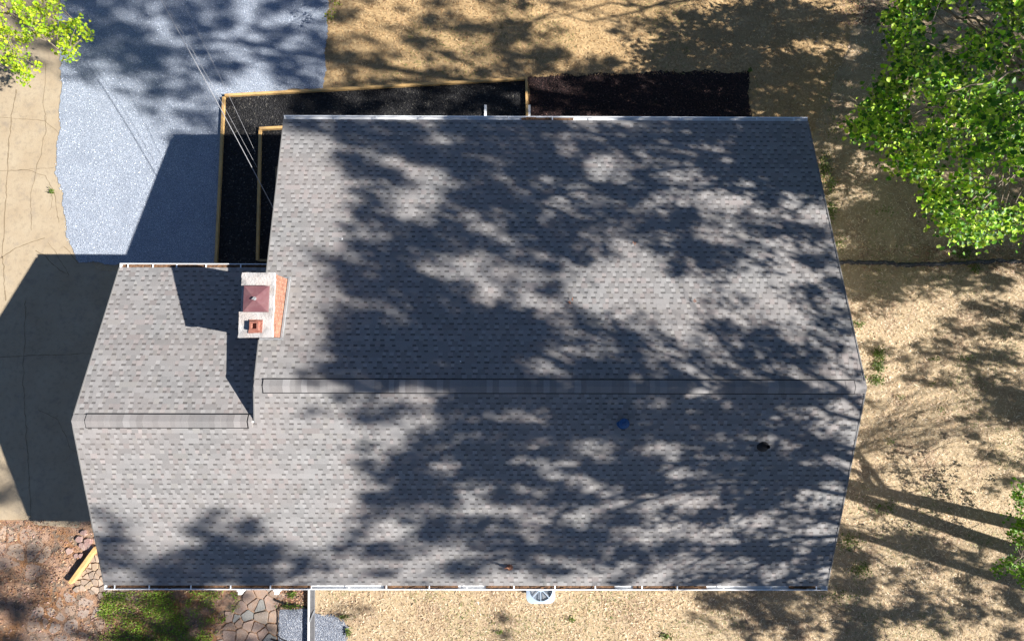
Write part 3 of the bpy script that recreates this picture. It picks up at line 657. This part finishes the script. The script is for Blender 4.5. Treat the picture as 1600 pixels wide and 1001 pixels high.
# leaf litter on the dirt and by the seam
P = np.concatenate([RN.random((6500, 2)) * [380, 190] + [-30, 812], RN.random((1500, 2)) * [280, 40] + [1340, 385], RN.random((900, 2)) * [60, 30] + [430, 920], RN.random((1800, 2)) * [180, 60] + [1300, -20]])
P = P[~inpoly(P, HPX2)]; g = atn(P); n = len(g); k = RN.random(n) < .15 + vnoise(g, 1.1, 31); g = g[k]; n = len(g); D, S, N = basis(n, 1.6); g[:, 2] = .02 + RN.random(n) * .025
pal = np.array([(.42, .24, .14), (.30, .15, .09), (.50, .35, .22), (.22, .13, .10), (.46, .30, .25)])
col = pal[RN.integers(0, 5, n)] * RN.uniform(.6, 1.2, (n, 1))
tag(kites('leaf_litter', g, D, S, N, RN.uniform(.04, .10, n), RN.uniform(.02, .05, n), col, M['straw'], fold=.2), 'brown fallen leaves over the reddish dirt', 'leaf litter', kind='stuff')
# coarse mulch chips
P = np.concatenate([RN.random((9000, 2)) * [500, 290] + [335, 118], RN.random((5000, 2)) * [345, 70] + [826, 115]]); inb = inpoly(P, MUL1) | inpoly(P, MUL2); P = P[inb & ~inpoly(P, HOUSEPX)]; g = atn(P); n = len(g); D, S, N = basis(n, 1.2); g[:, 2] = .05 + RN.random(n) * .02
red = (P[:, 0] > 826)[:, None]; col = np.where(red, np.array([.035, .018, .017]), np.array([.022, .021, .022])) * RN.uniform(.3, 1.8, (n, 1)); w_ = RN.random(n) < .006; col[w_] = [.2, .18, .16]
tag(kites('mulch_chips', g, D, S, N, RN.uniform(.03, .08, n), RN.uniform(.01, .03, n), col, M['straw'], fold=.1), 'loose bark chips on the dark mulch beds', 'mulch', kind='stuff')
# bright and dark loose stones over the gravel
P = RN.random((15000, 2)) * [440, 430] + [88, -20]; P = P[inpoly(P, GRAVEL)]; g = atn(P); n = len(g); D, S, N = basis(n, .8); g[:, 2] = .036 + RN.random(n) * .01
col = np.array([.42, .47, .56]) * RN.uniform(.5, 1.3, (n, 1)); col = np.clip(col, 0, .9)
tag(kites('loose_gravel', g, D, S, N, RN.uniform(.02, .045, n), RN.uniform(.02, .035, n), col, mat('gravel_chip', (1, 1, 1), .85, tone=True), fold=-.3), 'loose pale stones strewn over the blue grey gravel', 'gravel', kind='stuff')

# ------------------------------------------------------------------ flagstones
def flagstones(name, poly, cell, seed, pal, z=.03, gap=.02, label=None, th=.05):
    r = random.Random(seed); xs = [at(x, y) for x, y in poly]; x0, x1 = min(p.x for p in xs), max(p.x for p in xs); y0, y1 = min(p.y for p in xs), max(p.y for p in xs)
    sites = []; nx, ny = int((x1 - x0) / cell) + 3, int((y1 - y0) / cell) + 3
    for i in range(-1, nx):
        for j in range(-1, ny): sites.append((x0 + (i + .5 + r.uniform(-.5, .5)) * cell, y0 + (j + .5 + r.uniform(-.42, .42)) * cell))
    mb = MB(); pl = [(p.x, p.y) for p in xs]
    for i, s in enumerate(sites):
        if not inpoly(np.array([s]), pl)[0]: continue
        cellp = [(s[0] - cell, s[1] - cell), (s[0] + cell, s[1] - cell), (s[0] + cell, s[1] + cell), (s[0] - cell, s[1] + cell)]
        for j, t in enumerate(sites):
            if i == j or abs(t[0] - s[0]) > 2.2 * cell or abs(t[1] - s[1]) > 2.2 * cell: continue
            mx, my = (s[0] + t[0]) / 2, (s[1] + t[1]) / 2; dx, dy = t[0] - s[0], t[1] - s[1]; ln = math.hypot(dx, dy); dx /= ln; dy /= ln; mx -= dx * gap; my -= dy * gap; out = []
            for a, b in zip(cellp, cellp[1:] + cellp[:1]):
                da = (a[0] - mx) * dx + (a[1] - my) * dy; db = (b[0] - mx) * dx + (b[1] - my) * dy
                if da <= 0: out.append(a)
                if da * db < 0: t_ = da / (da - db); out.append((a[0] + (b[0] - a[0]) * t_, a[1] + (b[1] - a[1]) * t_))
            cellp = out
            if len(cellp) < 3: break
        if len(cellp) < 3: continue
        q = []
        for a, b in zip(cellp, cellp[1:] + cellp[:1]):
            for k in (0.12, .5, .88): q.append((a[0] + (b[0] - a[0]) * k + r.gauss(0, .006), a[1] + (b[1] - a[1]) * k + r.gauss(0, .006)))
        c = r.choice(pal); m_ = r.uniform(.8, 1.15); mb.prism(q, .0, z + r.uniform(0, th * .5), tuple(v * m_ for v in c))
    o = mb.build(name, M['flag']); o['kind'] = 'structure'; return o
PALF = [(.27, .18, .125), (.22, .17, .13), (.19, .19, .18), (.30, .20, .15), (.25, .16, .11), (.28, .23, .18), (.20, .13, .10)]
flagstones('flagstone_path', [(386, 905), (430, 905), (442, 938), (434, 950), (432, 992), (425, 1002), (415, 1060), (325, 1060), (335, 1000), (352, 972), (378, 945)], .36, 3, PALF)
flagstones('flagstone_path', [(-30, 832), (60, 822), (80, 850), (70, 900), (30, 900), (-30, 880)], .5, 5, [(.34, .22, .15), (.36, .25, .17)], z=.009, gap=.05, th=.01)
flagstones('flagstone_path', [(60, 945), (110, 925), (150, 950), (165, 985), (120, 1010), (40, 1010)], .42, 6, [(.33, .22, .15), (.30, .22, .17)], z=.010, gap=.06, th=.02)
flagstones('stone_bed', [(147, 862), (120, 905), (118, 918), (150, 925), (200, 935), (220, 880)], .20, 8, [(.34, .24, .15), (.28, .2, .14), (.38, .28, .2)], z=.05, gap=.02)
mb = MB()
for _ in range(26):
    p = at(random.gauss(134, 9), random.gauss(848, 8), 0); r = random.uniform(.05, .12)
    q = [(p.x + r * random.uniform(.7, 1.1) * math.cos(a), p.y + r * random.uniform(.7, 1.1) * math.sin(a)) for a in np.arange(0, 6.2, .9)]; mb.prism(q, 0, random.uniform(.04, .1), random.choice([(.26, .15, .13), (.34, .22, .18)]))
tag(mb.build('rubble', M['flag']), 'reddish rubble beside the driveway corner and the roof edge', 'rubble', kind='stuff')

# ------------------------------------------------------------------ trees
ROWS = """
45876 56666 53444 34632 27578 88888 88888 8
35687 66556 55666 67423 88887 78998 88888 8
02256 65566 65554 44588 88988 88988 88888 8
00024 44008 77767 87767 88688 89988 88888 8
00000 00000 26877 46643 65799 85988 88888 8
00000 00000 24577 66855 65689 94677 88888 8
00000 00000 04536 58744 57323 49999 98888 8
00000 00000 15564 35753 56337 68999 98888 8
00000 00001 35676 21410 15511 19987 76555 5
00000 00002 36677 66400 00111 33632 55333 3
00000 00002 36788 88754 23243 56226 76777 7
00000 00002 36768 88765 33345 56554 55555 5
00000 00001 34127 88887 76465 51130 28888 8
00000 00000 23464 65578 65466 50000 17777 7
30000 00000 05877 76657 78888 81101 32222 2
40000 00000 07876 65564 55455 73000 12222 2
12040 04420 05365 32464 35565 63521 11333 3
43042 68765 44456 44554 44654 47754 35888 8
60024 65430 11000 00000 12358 77765 35888 8
61035 54331 21111 11111 12367 67663 23444 4
"""
GRID = [[int(c) for c in ln.replace(' ', '')] for ln in ROWS.strip().split('\n')]
for r_ in GRID: assert len(r_) >= 32, len(r_)
GA = np.array([r_[:32] for r_ in GRID], float) / 9.
def dens(P):
    x = np.clip(P[:, 0] / 50 - .5, 0, 30.999); y = np.clip(P[:, 1] / 50.05 - .5, 0, 18.999); i, j = x.astype(int), y.astype(int); f, g = x - i, y - j
    return (GA[j, i] * (1 - f) + GA[j, i + 1] * f) * (1 - g) + (GA[j + 1, i] * (1 - f) + GA[j + 1, i + 1] * f) * g
def surf(P):
    """the lit surface seen at a photo position: roof planes or ground"""
    out = atn(P, 0.0); d = np.stack([(P[:, 0] - 800) / CAM_F, -(P[:, 1] - 500.5) / CAM_F, -np.ones(len(P))], 1) @ RMn.T
    for poly, z0, s, y0 in (([(188, 411), (423, 411), (397, 658), (113, 658)], ZG, -P3, YRG), ([(445, 181), (1260, 181), (1353, 605), (397, 600)], ZR, -P1, YR), ([(397, 600), (1353, 605), (1292, 921), (165, 921), (113, 658), (397, 658)], ZR, P2, YR)):
        k = inpoly(P, poly); t = (z0 - s * y0 - CAM_H) / (d[:, 2] - s * d[:, 1]); q = d * t[:, None]; q[:, 2] += CAM_H; out[k] = q[k]
    return out
SUNn = np.array([-AX, -AY, 1.0])
TREES = []                                     # x, y(base), trunk radius
sA = [at(1600, 818), at(1335, 756)]; sB = [at(1600, 862), at(1380, 790)]; sC = [at(1600, 917), at(1430, 866)]
def trunk_from(sh, X, h):                      # a trunk whose shadow lies along the ground line sh
    dd = sh[1] - sh[0]; f = lambda x: sh[0].y + dd.y / dd.x * (x - sh[0].x)
    base = v3(X, f(X), 0); xs = X + AX * h; top_ = v3(X, f(xs) - AY * h, h); return base, top_
tA = trunk_from(sA, 19.2, 15); tB = trunk_from(sB, 20.6, 17); tC = trunk_from(sC, 19.6, 13)
tr = [(v3(20.5, 12.5, 0), v3(19.6, 12.0, 19), .24), (v3(21.5, 6.5, 0), v3(20.6, 6.0, 20), .26), (*trunk_from([at(1600, 398), at(1330, 352)], 20.0, 17), .18), (tA[0], tA[1], .23), (tB[0], tB[1], .24), (tC[0], tC[1], .15), (v3(20.5, -15.5, 0), v3(20.0, -15.2, 18), .22)]
TL = ['tall bare-trunked spring tree beyond the upper right corner', 'tall spring tree behind the big leafy crown on the right', 'slim spring tree right of the lawn edging strip', 'tall tree casting the upper of the broad trunk shadows', 'tall tree casting the broad trunk shadow crossing the lower right lawn', 'slim tree casting the narrow trunk shadow at the lower right', 'tall spring tree beyond the lower right corner']
# clump positions: follow the sun's ray up from each shaded patch until it passes through the tree row
NC = 2500; P = RN.random((NC * 22, 2)) * [1700, 1080] + [-20, -40]; dn = dens(P)
own = inpoly(P, [(1000, -40), (1350, -40), (1350, 390), (1295, 390), (1262, 180), (1000, 175)]); dn = np.where(own, dn * .85, dn)
# coverage c needs a clump count proportional to -ln(1-c)
lam = -np.log(np.clip(1 - dn * 1.0, .035, 1)); lam = np.where(dn < .12, lam * .1, np.where(dn < .27, lam * .45, lam)) ; 
sx_ = P[:, 0] / (9 + P[:, 0] * .016); sy_ = (P[:, 1] + P[:, 0] * .0) / 8            # gaps between boughs, drawn out along the boughs
nz = .6 * vnoise(np.stack([sx_, sy_], 1), 1.0, 51) + .4 * vnoise(np.stack([P[:, 0] / 42, P[:, 1] / 26], 1), 1.0, 52)
lam = lam / 6.4 * np.maximum(np.clip((nz - .38) * 7, 0, 1.8), np.where(dn > .92, 1.0, np.where(dn > .8, .45, np.where(dn > .68, .15, 0))))
k = RN.random(len(P)) < lam; P = P[k]; S0 = surf(P)
Xc = np.clip(RN.normal(19.5, 2.4, len(P)), 13.5, 26); Xc = np.maximum(Xc, S0[:, 0] + 9 + 3 * RN.random(len(P))); t = (Xc - S0[:, 0]) / SUNn[0]; bad = (S0[:, 2] + t) > 23.5; t[bad] = 23.5 - S0[bad, 2] - RN.random(bad.sum()) * 2.5
Q = S0 + SUNn[None] * t[:, None]; uv = topxn(Q); out = (uv[:, 0] < -60) | (uv[:, 0] > 1680) | (uv[:, 1] < -80) | (uv[:, 1] > 1090)
for _ in range(6):                             # push any clump that would hang into the view further up its ray
    b = ~out; t[b] += 1.0; Q = S0 + SUNn[None] * t[:, None]; uv = topxn(Q); out = (uv[:, 0] < -60) | (uv[:, 0] > 1680) | (uv[:, 1] < -80) | (uv[:, 1] > 1090)
Q = Q[out & (Q[:, 2] > 1.2)]; print('clumps', len(Q))
bases = np.array([[(a.x + b.x) / 2, (a.y + b.y) / 2] for a, b, r in tr]); own_t = np.argmin(np.abs(Q[:, 1][:, None] - bases[:, 1][None]) + .25 * np.abs(Q[:, 0][:, None] - bases[:, 0][None]), 1)
LEAFN = 34
LIMBS = {3: [([(1340, 715), (1280, 690), (1210, 650), (1130, 600), (1060, 560), (1000, 540)], 19.0, 16.5), ([(1335, 735), (1200, 725), (1080, 720), (980, 722), (900, 728)], 19.0, 16), ([(1330, 756), (1240, 757), (1130, 757), (1060, 764), (1000, 785), (950, 800)], 18.8, 16)],
         4: [([(1340, 700), (1290, 640), (1240, 610), (1150, 560), (1100, 500)], 20, 17), ([(1325, 745), (1150, 745), (1000, 760), (880, 800), (840, 830)], 20, 17), ([(1345, 640), (1300, 600), (1230, 560), (1180, 530)], 20, 18)],
         5: [([(1308, 838), (1240, 838), (1180, 850), (1110, 862), (1060, 872)], 19.4, 17), ([(1300, 862), (1230, 868), (1180, 885), (1140, 905)], 19.4, 17.5), ([(1295, 880), (1250, 895), (1200, 908)], 19.4, 18)],
         1: [([(1288, 300), (1180, 296), (1080, 292), (960, 288), (880, 285)], 20.5, 17), ([(1280, 270), (1180, 262), (1080, 262), (980, 268)], 20.5, 17), ([(1262, 215), (1150, 208), (1050, 215), (950, 230), (850, 262)], 20, 17)]}
def limb(mb, a, b, r0, r1, sag, n=7, wob=.18, seg=6):
    pts = []; L_ = (b - a).length
    for i in range(n + 1):
        u = i / n; p = a.lerp(b, u); p += v3(random.gauss(0, wob) * (0 < i < n) * L_ * .12, random.gauss(0, wob) * (0 < i < n) * L_ * .12, sag * math.sin(math.pi * u) * L_); pts.append(p)
    mb.tube(pts, [r0 + (r1 - r0) * (i / n) ** .8 for i in range(n + 1)], seg, cap=False); return pts
for ti, (a, b, r) in enumerate(tr):
    q = Q[own_t == ti]; root = empty('tree', a, TL[ti], 'tree', 'tall trees right of the house whose shadows fall on the roof')
    mb = MB(); H_ = b.z; tp = []
    for i in range(15):
        u = i / 14; p = a.lerp(b, u) + v3(math.sin(u * 5 + ti) * .10, math.cos(u * 4 + ti) * .06, 0); tp.append(p)
    mb.tube(tp, [r * (1.25 if i == 0 else 1 - .72 * i / 14) for i in range(15)], 10)
    nodes = [(p, r * (1 - .72 * i / 14)) for i, p in enumerate(tp) if p.z > H_ * .22]
    if len(q):
        qq = q[(np.abs(q[:, 1] - (a.y + b.y) / 2) < 3.6) & (q[:, 2] > 8)]; pick = qq[RN.permutation(len(qq))[:26]]
        for c in pick:
            c = Vector(c); i = min(range(len(nodes)), key=lambda k_: abs(nodes[k_][0].z - (c.z - .45 * math.hypot(c.x - nodes[k_][0].x, c.y - nodes[k_][0].y))) ) if True else 0
            i = min(i, len(tp) - 1); pts = limb(mb, nodes[i][0], c, max(.035, nodes[i][1] * .5), .014, .04); nodes += [(p, .03) for p in pts[2:-1]]
        for poly, x0, x1 in LIMBS.get(ti, []):
            pts_ = []
            for u, pp in enumerate(poly):
                s_ = surf(np.array([pp], float))[0]; X = x0 + (x1 - x0) * u / (len(poly) - 1); pts_.append(Vector(s_ + SUNn * ((X - s_[0]) / SUNn[0])))
            j = min(range(3, 14), key=lambda k_: abs(tp[k_].z - pts_[0].z + .6)); full = [tp[j]] + pts_; sm = []
            for p_, q_ in zip(full, full[1:]):
                for e_ in range(3): sm.append(p_.lerp(q_, e_ / 3) + v3(random.gauss(0, .03), random.gauss(0, .03), random.gauss(0, .03)))
            sm.append(full[-1]); L_ = len(sm); mb.tube(sm, [.075 * (1 - .8 * e_ / L_) + .012 for e_ in range(L_)], 6, cap=False); nodes += [(p_, .03) for p_ in sm[3:]]
            for e_ in range(9):
                k_ = random.randrange(3, len(sm) - 2); dr_ = (sm[k_ + 1] - sm[k_]).normalized(); p_ = sm[k_].copy(); tw = [p_.copy()]; dv = v3(random.gauss(0, .3), random.gauss(0, .55), random.gauss(0, .3))
                for e2 in range(6): dr_ = (dr_ + dv * .35 + v3(random.gauss(0, .1), random.gauss(0, .12), random.gauss(0, .1))).normalized(); dv *= .6; p_ = p_ + dr_ * random.uniform(.25, .42); tw.append(p_.copy())
                mb.tube(tw, [.034 - .0045 * e2 for e2 in range(7)], 5, cap=False)
        NP = np.array([tuple(n_[0]) for n_ in nodes])
        for c in q[RN.permutation(len(q))[:230]]:
            j = int(np.argmin(((NP - c) ** 2).sum(1))); limb(mb, Vector(NP[j]), Vector(c), .018, .006, .03, n=4, seg=4)
    mb.build('trunk', M['bark'], root, smooth=True)
    if not len(q): continue
    nl = LEAFN; C = np.repeat(q, nl, 0) + RN.normal(size=(len(q) * nl, 3)) * np.repeat(RN.uniform(.07, .18, (len(q), 1)), nl, 0); n = len(C)
    D, S, N = basis(n, .5); col = np.array([.11, .23, .03]) * RN.uniform(.6, 1.5, (n, 1)); uv = topxn(C); vis = (uv[:, 0] > -20) & (uv[:, 0] < 1608) & (uv[:, 1] > -10) & (uv[:, 1] < 1010)
    C, D, S, N, col = C[~vis], D[~vis], S[~vis], N[~vis], col[~vis]; n = len(C)
    kites('crown', C, D, S, N, RN.uniform(.09, .16, n), RN.uniform(.08, .14, n), col, M['leafthick'], root)

def small_tree(name, label, base, clumps, nleaf, lsize, cols, spread=.32, tr_r=.07, lobed=True, dark=0, cat='tree', crown='crown', limbs=14):
    root = empty(name, base, label, cat); mb = MB(); cl = np.array([tuple(c) for c in clumps]); ctr = Vector(cl.mean(0)); topz = cl[:, 2].max()
    a = Vector(base); tip = v3(ctr.x, ctr.y, topz - .3); pts = [a.lerp(tip, i / 8) + v3(random.gauss(0, .05) * (i > 0), random.gauss(0, .05) * (i > 0), 0) for i in range(9)]
    mb.tube(pts, [tr_r * (1 - .75 * i / 8) for i in range(9)], 8); nodes = [(p, tr_r * (1 - .75 * i / 8)) for i, p in enumerate(pts) if i > 1]
    order = RN.permutation(len(cl)); far = sorted(order, key=lambda i: -((cl[i][:2] - np.array(ctr[:2])) ** 2).sum())[:len(order) // 2]
    for i in (list(RN.permutation(far)[:limbs])):
        c = Vector(cl[i]); j = min(range(len(pts) - 2), key=lambda k_: abs(nodes[min(k_, len(nodes) - 1)][0].z - c.z + .5)); j = min(j, len(nodes) - 1)
        pp = limb(mb, nodes[j][0], c, tr_r * .4, .01, .05, n=8, seg=5); nodes += [(p, .015) for p in pp[2:]]
    NP = np.array([tuple(n_[0]) for n_ in nodes])
    for c in cl: j = int(np.argmin(((NP - c) ** 2).sum(1))); limb(mb, Vector(NP[j]), Vector(c), .010, .004, .02, n=4, seg=4)
    mb.build('trunk', M['twig'], root, smooth=True)
    C = np.repeat(cl, nleaf, 0) + RN.normal(size=(len(cl) * nleaf, 3)) * np.array([spread, spread, spread * .45]); n = len(C); D, S, N = basis(n, 1.3)
    pal = np.array(cols); col = pal[RN.integers(0, len(cols), n)] * RN.uniform(.75, 1.25, (n, 1))
    L = RN.uniform(.45, 1.45, n) * lsize; kites(crown, C, D, S, N, L, L * RN.uniform(.75, 1.0, n), col, M['leaf'], root, fold=.15, lobed=lobed)
# big leafy tree filling the upper right corner
edge = [(1405, -60), (1402, 20), (1425, 60), (1395, 40), (1400, 85), (1410, 90), (1375, 130), (1375, 150), (1358, 165), (1332, 192), (1338, 205), (1370, 215), (1380, 235), (1410, 250), (1455, 300), (1450, 330), (1478, 350), (1485, 375), (1530, 375), (1560, 395), (1610, 390), (1700, 360), (1800, 200), (1780, -60)]
cl = []; tries = 0
while len(cl) < 480 and tries < 20000:
    tries += 1; x, y = random.uniform(1330, 1790), random.uniform(-60, 400)
    if not (inpoly(np.array([[x - 5, y + 4]]), edge)[0] and inpoly(np.array([[x, y + 16]]), edge)[0]): continue
    g = at(x, y, 0)
    if vnoise(np.array([[g.x, g.y, 0]]), 1.1, 41)[0] < .42: continue
    dc = math.hypot(x - 1610, (y - 170)) / 280; hi = 6.4 - 2.6 * dc * dc; cl.append(at(x, y, max(2.6, random.uniform(hi - 2.4, hi)) if random.random() > .25 else random.uniform(2.2, 4)))
for (x, y, rx, ry, k) in ((1345, 200, 8, 6, 7), (1362, 182, 9, 8, 8), (1385, 160, 10, 10, 9), (1390, 205, 14, 12, 12), (1405, 45, 7, 6, 5), (1420, 100, 10, 10, 8), (1400, 130, 8, 7, 6), (1378, 140, 6, 5, 4), (1412, 235, 10, 8, 7), (1440, 262, 12, 10, 8), (1465, 310, 10, 9, 7), (1485, 345, 8, 8, 6), (1510, 372, 12, 7, 6), (1395, 32, 6, 5, 3)):
    for _ in range(k): cl.append(at(random.gauss(x, rx), random.gauss(y, ry), random.uniform(2.8, 4.0)))
small_tree('leafy_tree', 'big bright green leafy tree filling the upper right corner', at(1600, 180, 0), cl, 33, .115, [(.22, .48, .02), (.36, .62, .03), (.08, .24, .015), (.50, .70, .07), (.045, .14, .012), (.12, .26, .03), (.26, .34, .06), (.035, .11, .01), (.44, .62, .05)], spread=.20, tr_r=.13, limbs=34)
# yellow-green branch tips in the upper left corner
def spray(name, label, spots, z, base, nleaf=26, size=.075, cols=((.40, .52, .02), (.32, .48, .02), (.50, .56, .04), (.24, .42, .02)), sp=.10, cat='tree', r=.05, crown='crown'):
    cl = []
    for (x, y, rx, ry, k) in spots:
        for _ in range(k): cl.append(at(random.gauss(x, rx), random.gauss(y, ry), z + random.uniform(-.5, .5)))
    small_tree(name, label, base, cl, nleaf, size, list(cols), spread=sp, tr_r=r, cat=cat, crown=crown, limbs=8)
spray('young_tree', 'yellow green young tree in the upper left corner over the driveway', [(12, 12, 12, 12, 10), (45, 20, 14, 12, 9), (70, 12, 10, 8, 5), (88, 8, 6, 6, 4), (20, 50, 14, 10, 8), (50, 55, 12, 10, 7), (75, 45, 10, 8, 5), (95, 40, 8, 6, 4), (115, 40, 7, 6, 5), (133, 48, 6, 5, 5), (105, 65, 8, 6, 5), (98, 78, 4, 3, 2), (118, 78, 5, 6, 3), (107, 91, 3, 3, 1), (30, 85, 10, 8, 6), (15, 95, 7, 8, 4), (38, 105, 8, 7, 5), (40, 122, 6, 4, 3), (-30, 10, 20, 30, 20), (-60, 60, 25, 25, 18), (5, 70, 5, 6, 3)], 3.2, at(-50, -30, 0))
spray('sapling', 'small yellow green sapling at the corner of gravel and lawn', [(522, -4, 4, 4, 2), (514, 23, 5, 4, 3), (524, 22, 3, 4, 2), (520, 8, 4, 3, 1)], .9, at(521, 0, 0), nleaf=11, size=.06, cols=((.22, .26, .02), (.16, .22, .02)), sp=.08, cat='sapling', r=.012)
spray('leafy_bush', 'bright green feathery bush at the right edge below the long shadows', [(1592, 765, 7, 9, 6), (1600, 780, 8, 8, 6), (1594, 815, 9, 9, 8), (1585, 840, 8, 5, 4), (1597, 850, 6, 6, 5), (1570, 872, 7, 5, 4), (1585, 885, 10, 6, 8), (1553, 890, 3, 3, 2), (1560, 893, 3, 2, 2), (1598, 900, 5, 5, 4), (1640, 820, 22, 60, 50)], 1.5, at(1640, 830, 0), nleaf=16, size=.08, cols=((.13, .30, .015), (.20, .38, .02), (.07, .18, .01)), sp=.09, cat='bush', r=.03, crown='foliage')

# ------------------------------------------------------------------ bits lying on the roof
def leafbit(name, px, py, plane, size, label, m, cat='leaf', n=3):
    p = plane(px, py); mb = MB()
    for _ in range(n):
        a = random.random() * 6.28; d = v3(math.cos(a), math.sin(a), .1) * size; s = v3(-math.sin(a), math.cos(a), .05) * size * .4; c = p + v3(random.gauss(0, size * .6), random.gauss(0, size * .6), .05)
        mb.face([c - d, c + s, c + d + v3(0, 0, .02), c - s])
    tag(mb.build(name, m), label, cat)
leafbit('dead_leaf', 891, 471, front, .055, 'curled rusty brown leaf in the middle of the front roof slope', M['rust'])
leafbit('dead_leaf', 1085, 471, front, .04, 'pale orange leaf on the sunny part of the front roof slope', M['rust'])
leafbit('dead_leaf', 990, 381, front, .035, 'small tan leaves on the front roof slope above the bright patch', M['rust'], n=4)
leafbit('pebble', 536, 373, front, .03, 'tiny white fleck on the sunlit left part of the front slope', M['white'], 'fleck', 1)
leafbit('pebble', 720, 565, front, .03, 'tiny white fleck on the front slope just above the ridge vent', M['white'], 'fleck', 1)
